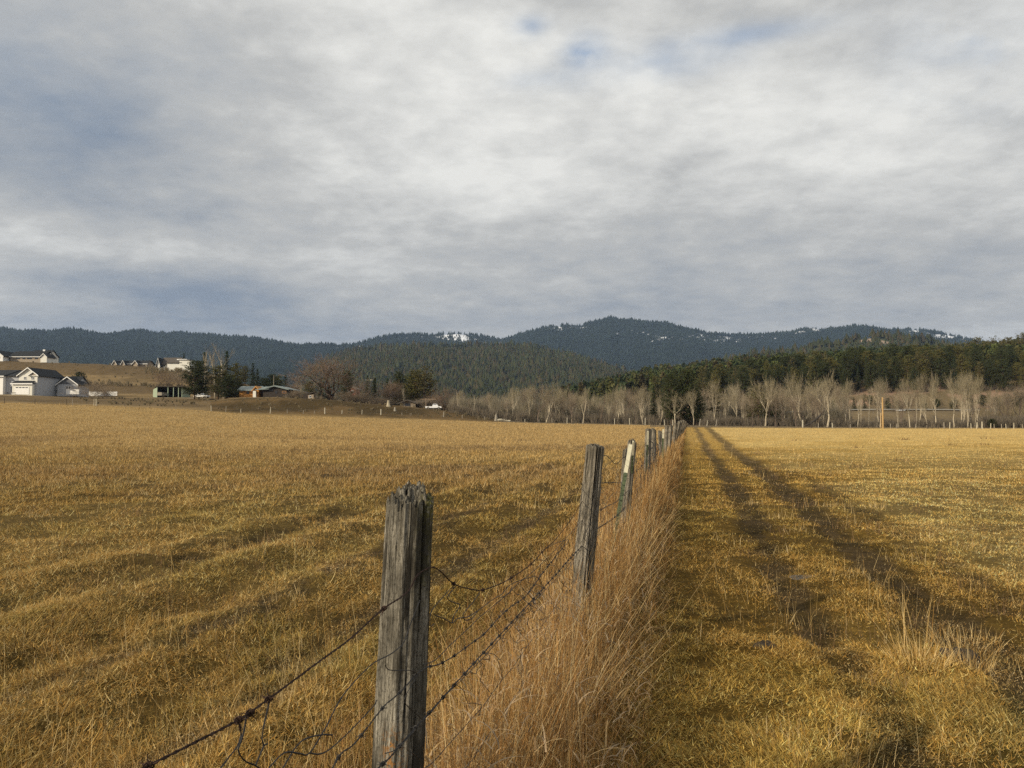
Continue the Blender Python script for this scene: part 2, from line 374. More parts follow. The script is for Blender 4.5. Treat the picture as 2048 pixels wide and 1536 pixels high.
def wood_mat(name, lo, hi, lichen=True, dark=.5):
    m, g = mat(name); ob = g.n('ShaderNodeTexCoord').outputs['Object']
    fib = g.noise(g.scale(ob, (1, 1, .05)), 330., 6, .7, .3); med = g.noise(g.scale(ob, (1, 1, .07)), 95., 5, .65, .8)
    big = g.noise(g.scale(ob, (1, 1, .35)), 9., 5, .6)
    c = g.ramp(g.m('ADD', g.m('MULTIPLY', fib, .55), g.m('MULTIPLY', med, .45)), [(.36, tuple(v * dark * .6 for v in lo)), (.45, lo), (.54, hi), (.68, tuple(min(1, v * 1.3) for v in hi))])
    c = g.mix(g.maprange(big, .40, .60, 0, .75), c, tuple(v * .45 for v in lo) + (1,))
    crack = g.maprange(g.noise(g.scale(ob, (1, 1, .03), (2, 1, 4)), 38., 5, .6, .8), .575, .61, 0, 1)
    c = g.mix(crack, c, (.016, .014, .012, 1))
    c = g.mix(g.maprange(g.noise(g.scale(ob, (1, 1, .5)), 160., 5, .75), .50, .60, 0, .65), c, tuple(v * .3 for v in lo) + (1,))
    if lichen:
        sp_ = g.n('ShaderNodeSeparateXYZ'); g.L.new(ob, sp_.inputs[0])
        ln = g.noise(ob, 70., 5, .7); band = g.m('MULTIPLY', g.maprange(sp_.outputs[2], .62, .70, 0, 1), g.maprange(sp_.outputs[2], .86, .80, 0, 1))
        side = g.m('MULTIPLY', g.maprange(sp_.outputs[0], -.05, -.02, 0, 1), g.maprange(sp_.outputs[0], .035, .01, 0, 1))
        c = g.mix(g.m('MULTIPLY', g.m('MULTIPLY', band, side), g.maprange(ln, .50, .58, 0, .8)), c, (.30, .13, .022, 1))
        gm = g.m('MULTIPLY', g.maprange(sp_.outputs[0], .02, .055, 0, 1), g.maprange(sp_.outputs[2], 1.15, 1.38, 0, 1))
        c = g.mix(g.m('MULTIPLY', gm, g.maprange(ln, .45, .55, 0, .8)), c, (.14, .13, .02, 1))
        c = g.mix(g.maprange(g.noise(g.scale(ob, (1, 1, .25), (5, 3, 1)), 15., 5, .65), .50, .60, 0, .8), c, (.035, .031, .024, 1))
    bm = g.m('SUBTRACT', g.m('ADD', fib, g.m('MULTIPLY', med, .8)), g.m('MULTIPLY', crack, .9))
    finish(g, pbr(g, c, .9, bump=bm, bstr=1.0, bdist=.004, spec=.1)); return m
M_POST1 = wood_mat('weathered_post_wood', (.13, .115, .088), (.34, .31, .25))
M_POST2 = wood_mat('weathered_post_wood_plain', (.16, .138, .10), (.40, .355, .285), False)
M_RUST = flat_mat('rusty_wire', (.055, .032, .024), .75, .5, 60, .5, coords='Object')
M_WIRE = flat_mat('old_grey_wire', (.055, .052, .05), .6, .4, 60, .6)
M_TGREEN = flat_mat('green_steel_paint', (.085, .105, .055), .55, .35, 30)
M_TWHITE = flat_mat('cream_post_paint', (.62, .58, .42), .6, .12, 40)
# ------------------------------------------------------------------ ground sheet
def build_ground():
    fw = np.linspace(-R(40), R(40), 640); bk = np.linspace(R(40), R(320), 70)[1:-1]
    th = np.concatenate([fw, bk]); nr = 560
    rr = .6 * (9300 / .6) ** (np.linspace(0, 1, nr))
    TH, RR = np.meshgrid(th, rr); X = RR * np.sin(TH); Y = RR * np.cos(TH)
    Z = H(X.ravel(), Y.ravel())
    V = np.stack([X.ravel(), Y.ravel(), Z], -1); n = len(th)
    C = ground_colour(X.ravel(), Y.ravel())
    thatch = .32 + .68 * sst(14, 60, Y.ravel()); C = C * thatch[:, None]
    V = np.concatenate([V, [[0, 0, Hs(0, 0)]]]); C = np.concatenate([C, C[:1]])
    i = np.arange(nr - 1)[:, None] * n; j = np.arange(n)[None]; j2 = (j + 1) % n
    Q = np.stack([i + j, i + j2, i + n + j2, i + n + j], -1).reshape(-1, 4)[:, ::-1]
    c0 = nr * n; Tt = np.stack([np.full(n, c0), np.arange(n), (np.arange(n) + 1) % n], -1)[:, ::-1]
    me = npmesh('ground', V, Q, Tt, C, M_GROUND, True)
    tag(obj('ground', me), 'dry pasture turf with wheel tracks worn beside the fence', 'ground', kind='structure')
build_ground()

# ------------------------------------------------------------------ pasture grass
STRAW = np.array([[.53, .355, .130], [.46, .275, .085], [.34, .185, .050], [.66, .50, .25], [.25, .17, .055], [.17, .135, .042]])
def pick(N, w, pal=STRAW):
    return pal[rng.choice(len(pal), N, p=np.array(w) / np.sum(w))]
def depth_sample(N, y0, y1, p):
    u = rng.random(N); q = 1 - p
    return (y0 ** q + u * (y1 ** q - y0 ** q)) ** (1 / q)
def field_grass(N, y0, y1, p, k):
    y = depth_sample(N, y0, y1, p); x = y * rng.uniform(-.74, .74, N)
    o = fence_off(x, y); tr = tracks(x, y)
    cl = fbm(x * 1.5, y * 1.1, 51, 3); c2 = fbm(x * 5.5, y * 4.5, 53, 2); big = fbm(x * .35, y * .35, 31, 4)
    keep = rng.random(N) < np.clip(.30 + 1.9 * (cl - .40) + 1.7 * (c2 - .45) + sst(12, 40, y) * .6, .06, 1) * (1 - .5 * tr)
    keep &= ~((o > -1.0) & (o < .42) & (y < 60) & (rng.random(N) < .5))
    x, y, o, tr, cl, c2, big = [v[keep] for v in (x, y, o, tr, cl, c2, big)]; N = len(x)
    z = H(x, y)
    left = o < 0; tall = sst(11, 22, y) * left
    h = (.018 + .034 * rng.random(N) ** 1.5) * (1 + .35 * sst(6, 16, y)) * (.6 + .9 * cl) * np.where(left, 1.15, .85) * (1 - .5 * tr)
    h = h * (1 + .9 * tall) * (1 + .004 * np.minimum(y, 90)) 
    h *= np.where(rng.random(N) < .035, 2.2, 1.0)
    wid = np.maximum(.0034 * rng.uniform(.6, 1.6, N), .0005 * y)
    lay = (rng.random(N) < (.94 - .45 * sst(11, 28, y)))
    phi0 = np.where(lay, rng.uniform(.75, 1.6, N), rng.uniform(0, .55, N))
    phi1 = phi0 + np.where(lay, rng.uniform(-.9, 1.1, N), rng.uniform(.1, 1.2, N)); phi1 = np.minimum(phi1, 1.9)
    # blades lie in combed swirls
    azb = fbm(x * 1.1, y * 1.1, 61, 3) * 14 + rng.normal(0, 1.7, N)
    V, Q, Tt, ix = blades(np.stack([x, y, z - .004 + lay * rng.uniform(0, .028, N) * sst(25, 10, y)], -1), azb, h, wid, phi0, phi1, k)
    V[:, 2] = np.maximum(V[:, 2], z[ix] + .002)
    base = ground_colour(x, y); C = pick(N, [3, 3, 2.2, 1.6, 1.6, .9]); C = C + (np.array([[.40, .27, .10]]) - C) * (sst(10, 60, y) * .85)[:, None]
    gold = base / np.array([.33, .215, .072])
    C = C * (.35 + .65 * gold) * (1 + rng.uniform(-.42, .38, N) * (1 - .6 * sst(15, 70, y)))[:, None]
    green = (sst(.5, .62, fbm(x * .8, y * .7, 71, 3)) * .25 * sst(30, 10, y))[:, None]
    C = C * (1 - green) + C * np.array([.62, .86, .65]) * green
    return V, Q, Tt, np.clip(C, 0, .8)[ix]
def stalks(x, y, h0, h1, wmin=.0022, lean=.35, k=4, pal=None, w=None, azm=None, wk=.00045, bend=.5):
    N = len(x); z = H(x, y)
    azb = rng.uniform(0, 6.283, N) if azm is None else azm
    h = rng.uniform(h0, h1, N); wid = np.maximum(wmin * rng.uniform(.7, 1.4, N), wk * y)
    phi0 = np.abs(rng.normal(0, lean * .5, N)); phi1 = phi0 + rng.uniform(0, bend, N)
    V, Q, Tt, ix = blades(np.stack([x, y, z - .01], -1), azb, h, wid, phi0, phi1, k)
    C = pick(N, w or [2, 3, 2, 1, .3, .1], STRAW if pal is None else pal) * rng.uniform(.75, 1.2, (N, 1))
    return V, Q, Tt, np.clip(C, 0, .8)[ix]
parts = [field_grass(1500000, 2.6, 26, 1.45, 3), field_grass(520000, 20, 172, .9, 2)]
# lone dry stalks over both fields
y = depth_sample(8500, 2.8, 75, 1.1); x = y * rng.uniform(-.74, .74, len(y))
ok = fbm(x * .4, y * .4, 81, 3) > .5
parts.append(stalks(x[ok], y[ok], .14, .40, .0016, .5, 4, wk=.00028, w=[3, 2, 1, 3, .2, .1]))
# brown weed clumps and pale bunches scattered over the sward
for cnt_, pal_, h0_, h1_ in ((150, np.array([[.17, .105, .055], [.24, .15, .08], [.12, .08, .045]]), .08, .26), (120, np.array([[.62, .48, .26], [.52, .38, .17], [.44, .31, .13]]), .06, .16)):
    yc = depth_sample(cnt_, 4.5, 70, .9); xc = yc * rng.uniform(-.7, .7, cnt_); kk = 34
    y = np.repeat(yc, kk) + rng.normal(0, .10, cnt_ * kk) * (1 + np.repeat(yc, kk) * .02); x = np.repeat(xc, kk) + rng.normal(0, .13, cnt_ * kk) * (1 + np.repeat(yc, kk) * .02)
    parts.append(stalks(x, y, h0_, h1_, .0022, .8, 4, pal=pal_, w=[1, 1, 1], wk=.0004))
me = npmesh('grass', *merge(parts), M_GRASS)
tag(obj('grass', me), 'short matted golden pasture grass on both sides of the fence', 'grass', kind='stuff')

# tall uncut strip under the wires
def strip():
    out = []
    GOLD = np.array([[.48, .315, .13], [.39, .215, .075], [.27, .14, .046], [.60, .47, .25], [.14, .085, .036]])
    for N, y0, y1, p, k in ((13500, 2.2, 13, 1.2, 5), (26000, 11, 60, 1.1, 4), (14000, 50, 205, .8, 3)):
        y = depth_sample(N, y0, y1, p); o = np.where(rng.random(N) < .52, rng.normal(.08, .20, N), rng.uniform(-1.0, .30, N))
        o = np.clip(o, -1.15, .55); keepm = (o > -.5) | (y > 3.4)
        y, o = y[keepm], o[keepm]; x = .219 * y - .79 + o
        hm = np.exp(-((o - .08) / .33) ** 2); n = len(x)
        h = (.24 + .46 * hm) * rng.uniform(.45, 1.15, n) * (.55 + .75 * vn(y * 2.1, o * 4, 91))
        azb = rng.uniform(0, 6.28, n) + 0 * y
        wid = np.maximum(.0024 * rng.uniform(.6, 1.5, n), .0006 * y)
        phi0 = np.abs(rng.normal(0, .24, n)); phi1 = phi0 + rng.uniform(-.35, .8, n)
        V, Q, Tt, ix = blades(np.stack([x, y, H(x, y) - .02], -1), azb, h, wid, phi0, phi1, k)
        C = GOLD[rng.choice(5, n, p=[.27, .3, .22, .09, .12])] * rng.uniform(.75, 1.2, (n, 1))
        out.append((V, Q, Tt, np.clip(C, 0, .8)[ix]))
    # drooping broad dead leaves
    n = 4600; y = depth_sample(n, 2.2, 18, 1.3); o = rng.normal(.02, .28, n).clip(-.8, .5); x = .219 * y - .79 + o
    z = H(x, y) + rng.uniform(.0, .55, n) * np.exp(-((o - .08) / .4) ** 2)
    V, Q, Tt, ix = blades(np.stack([x, y, z], -1), rng.uniform(0, 6.28, n), rng.uniform(.08, .24, n), rng.uniform(.004, .0085, n),
                          rng.uniform(.1, .9, n), rng.uniform(1.6, 3.0, n), 6)
    C = np.array([[.42, .31, .19], [.47, .33, .16], [.30, .19, .09], [.33, .26, .18]])[rng.integers(0, 4, n)] * rng.uniform(.8, 1.2, (n, 1))
    out.append((V, Q, Tt, C[ix]))
    # crossed low thatch at the foot
    n = 15000; y = depth_sample(n, 2.2, 30, 1.1); o = rng.uniform(-.9, .62, n); x = .219 * y - .79 + o
    V, Q, Tt, ix = blades(np.stack([x, y, H(x, y) + rng.uniform(0, .10, n)], -1), rng.uniform(0, 6.28, n), rng.uniform(.08, .32, n),
                          np.maximum(.002, .0005 * y), rng.uniform(.5, 1.3, n), rng.uniform(.9, 1.9, n), 3)
    C = GOLD[rng.choice(5, n, p=[.2, .25, .25, .1, .2])] * rng.uniform(.6, 1.15, (n, 1))
    V[:, 2] = np.maximum(V[:, 2], H(x, y)[ix] + .002)
    out.append((V, Q, Tt, C[ix]))
    # long stems leaning out over the lane
    n = 60; y = rng.uniform(3.0, 10.5, n); x = .219 * y - .79 + rng.uniform(.05, .35, n)
    V, Q, Tt, ix = blades(np.stack([x, y, H(x, y)], -1), rng.normal(.25, .6, n), rng.uniform(.55, 1.15, n), np.full(n, .0032),
                          rng.uniform(.35, .75, n), rng.uniform(.6, 1.15, n), 7)
    out.append((V, Q, Tt, (np.array([[.55, .40, .19]]) * rng.uniform(.75, 1.2, (n, 1)))[ix]))
    # thin stand left of the first post, and pale tussocks in the lane
    y = rng.uniform(2.3, 5.2, 320); x = .219 * y - .79 + rng.uniform(-1.5, -.25, 320)
    out.append(stalks(x, y, .20, .62, .0018, .45, 5, w=[3, 2, 1, 3, .1, .1]))
    for cx, cy, nn_, rad, h0, h1 in ((2.68, 5.35, 210, .20, .08, .24), (2.75, 5.5, 26, .14, .3, .62), (3.3, 5.9, 240, .24, .06, .17), (3.0, 5.3, 150, .13, .08, .2), (1.5, 3.9, 200, .35, .08, .2)):
        a_ = rng.uniform(0, 6.28, nn_); r_ = rad * np.sqrt(rng.random(nn_))
        out.append(stalks(cx + r_ * np.cos(a_), cy + r_ * np.sin(a_), h0, h1, .0022, .9, 4, azm=a_ + rng.normal(0, .5, nn_), w=[3, 1, .5, 3, .1, .1]))
    return merge(out)
me = npmesh('tall_grass', *strip(), M_GRASS)
tag(obj('tall_grass', me), 'tall dead golden grass crowding the fence line', 'grass', kind='stuff')

# ------------------------------------------------------------------ wire fence
FENCE_ROOT = empty('wire_fence', (-.29, 2.3, 0))
tag(FENCE_ROOT, 'old wire fence on weathered wooden posts running away between the two fields', 'fence')
FL = Vector((-.29, 2.3, 0))
def post_mesh(name, Lh, r0, r1, seed, topf, nt=96, nz=90, rough=1., m=None, flat=0.):
    """weathered round post: grooved side, worn top given by topf(x, y)"""
    th = np.arange(nt) / nt * 2 * np.pi; t = np.linspace(0, 1, nz) ** .9
    ht = Lh + topf(np.cos(th) * r1, np.sin(th) * r1)
    TT, TH = np.meshgrid(t, th, indexing='ij'); Z = TT * ht[None]
    rb = r0 + (r1 - r0) * (Z / Lh) ** .8
    gr = (vn(np.cos(TH) * 14 + 31, np.sin(TH) * 14 + Z * 1.2, seed) - .5) * .007 + (vn(np.cos(TH) * 5, np.sin(TH) * 5 + Z * .8, seed + 4) - .5) * .012
    ck = np.clip(vn(np.cos(TH) * 9 + 7, np.sin(TH) * 9 + Z * .35, seed + 8) - .76, 0, 1) * -.10
    big = (vn(np.cos(TH) * 1.3 + 3, np.sin(TH) * 1.3 + Z * 2.2, seed + 2) - .5) * .016
    rad = rb * (1 + 0 * TH) + (gr + ck + big) * rough
    V = np.stack([rad * np.cos(TH), rad * np.sin(TH) * (1 - flat), Z], -1).reshape(-1, 3)
    nrg = 16; rings = []
    xo, yo = rad[-1] * np.cos(th), rad[-1] * np.sin(th) * (1 - flat)
    for q in range(1, nrg):
        f_ = 1 - q / nrg; X, Y = xo * f_, yo * f_
        rings.append(np.stack([X, Y, Lh + topf(X, Y)], -1))
    V = np.concatenate([V] + rings + [np.array([[0, 0, Lh + float(topf(np.zeros(1), np.zeros(1))[0])]])])
    tot = nz + nrg - 1
    i = np.arange(tot - 1)[:, None] * nt; j = np.arange(nt)[None]; j2 = (j + 1) % nt
    Q = np.stack([i + j, i + j2, i + nt + j2, i + nt + j], -1).reshape(-1, 4)
    c0 = tot * nt; Tt = np.stack([(tot - 1) * nt + np.arange(nt), (tot - 1) * nt + (np.arange(nt) + 1) % nt, np.full(nt, c0)], -1)
    return npmesh(name, V, Q, Tt, None, m or M_POST2, True)
def fibre(x, y, s, cell=.007, amp=.01):
    return (_h(np.floor(x / cell + 50), np.floor(y / (cell * 1.3) + 50), s) - .5) * amp + (vn(x / .004, y / .004, s + 1) - .5) * amp * .5
def top1(x, y):
    xs = np.array([-.075, -.060, -.046, -.032, -.018, -.004, .006, .014, .024, .036, .048, .060, .075])
    zs = np.array([-.062, -.045, -.038, -.024, -.014, -.004, -.006, 0, -.006, -.020, -.040, -.060, -.078])
    z = np.interp(x, xs, zs)
    front = sst(.012, -.022, y); z = z - front * np.clip(.052 + z, 0, .05) * .95
    z = z - .050 * np.exp(-((x - .012) / .017) ** 2 - ((y + .012) / .026) ** 2)
    return z + fibre(x, y, 3, .009, .034)
def place_post(me, name, base, top, label=None):
    o = obj(name, me, FENCE_ROOT); d = (top - base).normalized()
    o.rotation_mode = 'QUATERNION'; o.rotation_quaternion = Vector((0, 0, 1)).rotation_difference(d)
    o.location = base - FL
    if label: o['label'] = label
    return o
T1, B1 = at(823, 971, 2.3), at(795, 1536, 2.3)
dd = (T1 - B1) / (T1.z - B1.z); zb = Hs(-.29, 2.3) - .12; base1 = T1 + dd * (zb - T1.z); L1 = (T1 - base1).length
place_post(post_mesh('wood_post', L1, .083, .0625, 11, top1, 220, 240, 1.0, M_POST1), 'wood_post', base1, T1, 'nearest grey post, splintered and hollow at its top, with orange lichen')
def make_post(px, py, bpx, Y, wpx, seed, style='worn', label=None, nt=64, nz=50):
    top = at(px, py, Y); bx = (bpx - 1024) / F * Y; base = Vector((bx, Y, Hs(bx, Y) - .15))
    L = (top - base).length; r = wpx * Y / F / 2
    amp = {'worn': .012, 'jagged': .05, 'slant': .02}[style]
    def tf(x, y):
        z = fibre(x, y, seed, r / 5, amp) - .25 * r * ((x * x + y * y) / r ** 2)
        if style == 'slant': z = z - (x + r) * .5
        if style == 'jagged': z = z - .06 * vn(x / r * 1.5 + 5, y / r * 1.5, seed)
        return z
    return place_post(post_mesh('wood_post', L, r * 1.12, r, seed, tf, nt, nz, min(1.4, r / .06)), 'wood_post', base, top, label)
make_post(1191, 889, 1146, 5.5, 36, 21, 'worn', 'second grey post, round worn top, loose netting hanging on its face', 140, 160)
make_post(1265, 879, 1240, 10.0, 17, 23, 'jagged', 'third post, top broken into short splinters')
make_post(1250, 895, 1238, 11.6, 8, 24, 'jagged')
FARP = [(1297, 857, 1290, 16.4, 11.5, 'worn', 'squared greenish post carrying a coil of spare wire'), (1308, 855, 1305, 19, 10.5, 'slant', None),
        (1318, 861, 1322, 23.5, 5, 'jagged', None), (1322, 862, 1323, 25, 4.5, 'jagged', None), (1334, 851, 1327, 27, 8, 'worn', None),
        (1342, 850, 1334, 31, 7.5, 'jagged', None), (1353, 845, 1340, 36, 7, 'slant', None), (1360, 842, 1344, 41, 6.5, 'jagged', None),
        (1364, 840, 1347, 46, 6, 'jagged', None), (1368, 840, 1351, 52, 6, 'worn', None), (1371, 842, 1356, 62, 5, 'worn', None),
        (1373, 845, 1360, 76, 4, 'worn', None), (1374, 846, 1364, 100, 3.4, 'worn', None), (1376, 847, 1367, 130, 2.8, 'worn', None), (1377, 848, 1369, 165, 2.4, 'worn', None)]
for i, (px, py, b_, Y, w, st, lb) in enumerate(FARP): make_post(px, py, b_, Y, w, 30 + i, st, lb, 40, 30)

def tpost(tpx, tpy, bpx, bY, tY, tipf, w, label):
    """studded steel tee post: flat face, rear web, pale painted tip"""
    top = at(tpx, tpy, tY); bx = (bpx - 1024) / F * bY; base = Vector((bx, bY, Hs(bx, bY) - .1))
    L = (top - base).length
    def prof(z0, z1, e=0.):
        return merge([box(-w / 2 - e, w / 2 + e, -.003 - e, .003 + e, z0, z1), box(-.003 - e, .003 + e, .003 + e, .03 + e, z0, z1)])
    studs = [box(-.006, .006, -.011, -.003, z, z + .012) for z in np.arange(.25, L - tipf * L, .055)]
    o = place_post(npmesh('steel_post', *merge([prof(0, L * (1 - tipf))] + studs)[:3], mat=M_TGREEN), 'steel_post', base, top, label)
    p = obj('painted_tip', npmesh('painted_tip', *merge([prof(L * (1 - tipf), L, .0008)])[:3], mat=M_TWHITE), o)
    return o
tpost(1261, 889, 1212, 8.3, 8.8, .22, .040, 'leaning green steel post with a cream tip')
tpost(1266.5, 884, 1255, 10.6, 9.7, .12, .022, 'slim green steel post against the third wooden post')
tpost(1296, 863, 1288, 16.2, 15.6, .18, .035, None); tpost(1326.5, 858, 1323, 24, 24, .2, .045, None)

def smooth_path(P, n):
    P = np.asarray(P, float); seg = np.linalg.norm(np.diff(P, axis=0), axis=1); u = np.concatenate([[0], np.cumsum(seg)])
    Q = np.vstack([2 * P[0] - P[1], P, 2 * P[-1] - P[-2]]); t = np.linspace(0, u[-1], n); out = []
    i = np.clip(np.searchsorted(u, t, side='right') - 1, 0, len(seg) - 1); f = ((t - u[i]) / seg[i])[:, None]
    a, b_, c, d = Q[i], Q[i + 1], Q[i + 2], Q[i + 3]
    return .5 * (2 * b_ + (c - a) * f + (2 * a - 5 * b_ + 4 * c - d) * f ** 2 + (3 * b_ - a - 3 * c + d) * f ** 3)
def fpt(px, py, off=.072, Y=None):
    """point on the wire plane, just on the lane side of the posts"""
    u = (px - 1024) / F
    if Y is None: Y = (.79 - off) / (.219 - u)
    return np.array(at(px, py, Y))
def wire_path(pts, off=.072, step=.012):
    P = np.array([fpt(p[0], p[1], p[2] if len(p) > 2 and p[2] is not None else off) for p in pts])
    L = np.linalg.norm(np.diff(P, axis=0), axis=1).sum(); return smooth_path(P, max(6, int(L / step)))
def twisted(P, r=.0013, pitch=.045):
    u = np.concatenate([[0], np.cumsum(np.linalg.norm(np.diff(P, axis=0), axis=1))]); ph = u / pitch * 2 * np.pi
    d = np.gradient(P, axis=0); d /= np.linalg.norm(d, axis=1)[:, None] + 1e-9
    a = np.cross(d, [0, 0, 1.]); a /= np.linalg.norm(a, axis=1)[:, None] + 1e-9; b_ = np.cross(d, a)
    o = (a * np.cos(ph)[:, None] + b_ * np.sin(ph)[:, None]) * r
    return [tube(P + o, r, 4, False), tube(P - o, r, 4, False)]
def barb(P, i, s=1.):
    c = P[i]; d = P[min(i + 1, len(P) - 1)] - P[i - 1]; d /= np.linalg.norm(d) + 1e-9; out = []
    a = np.cross(d, [0, 0, 1.]); a /= np.linalg.norm(a) + 1e-9; b_ = np.cross(d, a)
    t = np.linspace(0, 2 * np.pi * 2.4, 22); h = c + d * ((t / t[-1] - .5) * .012 * s)[:, None] + (a * np.cos(t)[:, None] + b_ * np.sin(t)[:, None]) * .0042 * s
    out.append(tube(h, .0012 * s, 4, False))
    for k in range(4):
        an = rng.uniform(0, 6.28); v = a * math.cos(an) + b_ * math.sin(an) + d * rng.uniform(-.4, .4)
        out.append(tube(np.array([c, c + v * .014 * s]), np.array([.0012, .0004]) * s, 4))
    return out
BW1 = [(180, 1610), (240, 1568), (290, 1536), (380, 1490), (480, 1438), (540, 1396), (640, 1322), (700, 1278), (765, 1219), (800, 1196), (820, 1178), (835, 1150), (862, 1135),
       (880, 1142), (908, 1168), (940, 1178), (965, 1180), (1000, 1168), (1020, 1157), (1060, 1130), (1090, 1098), (1112, 1078), (1145, 1035), (1166, 1000), (1176, 975), (1204, 912)]
P = wire_path(BW1, .074); pr = twisted(P, .0014)
def nearest(P, px, py):
    a, b_ = proj(P); return int(np.argmin((a - px) ** 2 + (b_ - py) ** 2))
for q in ((768, 1218), (540, 1396), (497, 1423), (474, 1440), (908, 1168), (965, 1180), (1022, 1156), (1062, 1129), (1083, 1104), (300, 1531)):
    pr += barb(P, nearest(P, *q), 1.15)
o = obj('barbed_wire', npmesh('barbed_wire', *merge(pr)[:3], mat=M_RUST), FENCE_ROOT, -FL); o['label'] = 'thick rusty top strand, slack, crossing the face of the nearest post'
def barbed(pts, off=.074, r=.0012, every=.13, m=M_WIRE, s=.85):
    P = wire_path(pts, off); pr = twisted(P, r); n = int(every / .012)
    for i in range(n // 2, len(P) - 1, n): pr += barb(P, i, s)
    return obj('barbed_wire', npmesh('barbed_wire', *merge(pr)[:3], mat=m), FENCE_ROOT, -FL)
barbed([(653, 1560), (681, 1509), (710, 1486), (766, 1415), (785, 1398), (805, 1380), (830, 1352), (853, 1335), (877, 1329), (905, 1314), (945, 1285), (969, 1267), (1000, 1233), (1024, 1212), (1053, 1190), (1090, 1140), (1130, 1090)])
barbed([(700, 1600), (758, 1535), (779, 1516), (805, 1485), (829, 1458), (848, 1437), (895, 1385), (924, 1353), (972, 1300), (1016, 1253), (1053, 1213), (1117, 1143), (1138, 1119), (1161, 1095), (1192, 1060), (1228, 1036), (1250, 1015)], r=.0015, s=1.1)
barbed([(1206, 912), (1214, 912), (1232, 928), (1246, 916), (1262, 908)], .06)
barbed([(1200, 966), (1222, 965), (1243, 966)], .06)
barbed([(1192, 1024), (1215, 1012), (1236, 1001), (1262, 975)], .06)
# long strands on to the far end
def far_strand(hs, y0, y1, seed):
    y = np.concatenate([np.arange(y0, 20, .25), np.arange(20, y1, 1.0)]); z = H(.219 * y - .79, y)
    w = (vn(y * .8, y * 0, seed) - .5) * .10 + (vn(y * .15, y * 0, seed + 2) - .5) * .16
    P = np.stack([.219 * y - .79 + .06 + (vn(y * 1.3, y * 0 + 4, seed) - .5) * .05, y, z + hs + w], -1)
    return tube(P, np.maximum(.0015, .00016 * y), 4, False)
for k, hs in enumerate((1.12, .84)): obj('barbed_wire', npmesh('barbed_wire', *merge([far_strand(hs, 5.6, 160, 5 + k)])[:3], mat=M_WIRE), FENCE_ROOT, -FL)

NET = []
def nw(pts, off=.070, r=.0016, jit=0.): 
    P = wire_path(pts, off)
    if jit: P = P + np.cumsum(rng.normal(0, jit, P.shape), 0) * .3
    NET.append(tube(P, r, 4, False)); return P
N1 = nw([(534, 1540), (568, 1506), (600, 1507), (619, 1506), (653, 1452), (681, 1398), (713, 1359), (746, 1327), (778, 1310), (795, 1298), (808, 1284), (822, 1245), (840, 1200)])
nw([(619, 1506), (640, 1508), (664, 1495), (707, 1455), (749, 1410), (753, 1400)]); nw([(560, 1545), (600, 1485), (640, 1470), (665, 1470)])
nw([(475, 1441), (483, 1463), (478, 1485), (472, 1497), (455, 1518), (435, 1545)], r=.0015); nw([(494, 1424), (486, 1472), (476, 1500), (490, 1522), (511, 1531), (530, 1545)], r=.0015)
nw([(540, 1398), (530, 1440), (525, 1465), (524, 1485), (531, 1493), (535, 1488)]); nw([(528, 1490), (511, 1531)])
nw([(869, 1230), (880, 1234), (895, 1241), (904, 1246), (916, 1237), (937, 1233), (956, 1221), (987, 1198), (1003, 1189), (1022, 1169), (1056, 1156), (1075, 1155), (1086, 1175), (1075, 1195), (1060, 1205)])
nw([(911, 1172), (895, 1196), (908, 1205), (920, 1209), (915, 1220), (908, 1230), (904, 1246)]); nw([(908, 1170), (885, 1195), (863, 1222), (860, 1245), (862, 1253), (868, 1248)])
nw([(960, 1185), (945, 1205), (927, 1228), (930, 1240), (945, 1236), (955, 1222)]); nw([(1022, 1158), (1024, 1175), (1016, 1188), (1000, 1196)])
nw([(1083, 1106), (1095, 1120), (1100, 1130), (1090, 1128)]); nw([(1075, 1120), (1090, 1122), (1103, 1140), (1098, 1148)]); nw([(1090, 1098), (1115, 1085), (1137, 1080), (1130, 1092)])
nw([(771, 1330), (776, 1339), (795, 1341), (821, 1341), (834, 1350), (820, 1375), (809, 1398), (813, 1410), (829, 1424), (845, 1440)], .078, .0012)
nw([(770, 1507), (790, 1500), (812, 1480), (830, 1458)], .078, .0012); nw([(815, 1500), (830, 1510), (842, 1522)], .078, .0012)
rows = [[(681, 1620), (740, 1590), (800, 1560), (858, 1530), (896, 1490), (928, 1454), (964, 1414), (987, 1382), (1006, 1356), (1030, 1328), (1064, 1279), (1100, 1230), (1135, 1180), (1160, 1140)],
        [(860, 1620), (900, 1575), (932, 1535), (956, 1503), (979, 1466), (1003, 1432), (1035, 1385), (1056, 1348), (1074, 1324), (1101, 1279), (1130, 1225), (1160, 1180)],
        [(846, 1330), (870, 1320), (900, 1290), (930, 1262), (962, 1232), (1002, 1200), (1040, 1165), (1080, 1130), (1125, 1085), (1165, 1040)],
        [(848, 1440), (890, 1392), (925, 1358), (975, 1306), (1018, 1258), (1060, 1212), (1120, 1150), (1162, 1100)]]
RP = [nw(r_, jit=.0006) for r_ in rows]
def link(A, B, f0, f1):
    a, b_ = A[int(f0 * (len(A) - 1))], B[int(f1 * (len(B) - 1))]; t = np.linspace(0, 1, 14)[:, None]
    w = np.cumsum(rng.normal(0, .012, (14, 3)), 0) * np.sin(t * np.pi); NET.append(tube(a * (1 - t) + b_ * t + w, .0012, 4, False))
for f_ in np.linspace(.30, .97, 15):
    link(RP[3], RP[0], f_ - .12 if f_ > .4 else f_ - .2, f_); link(RP[0], RP[1], f_, max(0, f_ - .1)) if f_ > .45 else None
    if f_ > .4: link(RP[2], RP[3], f_ - .2, f_ - .14)
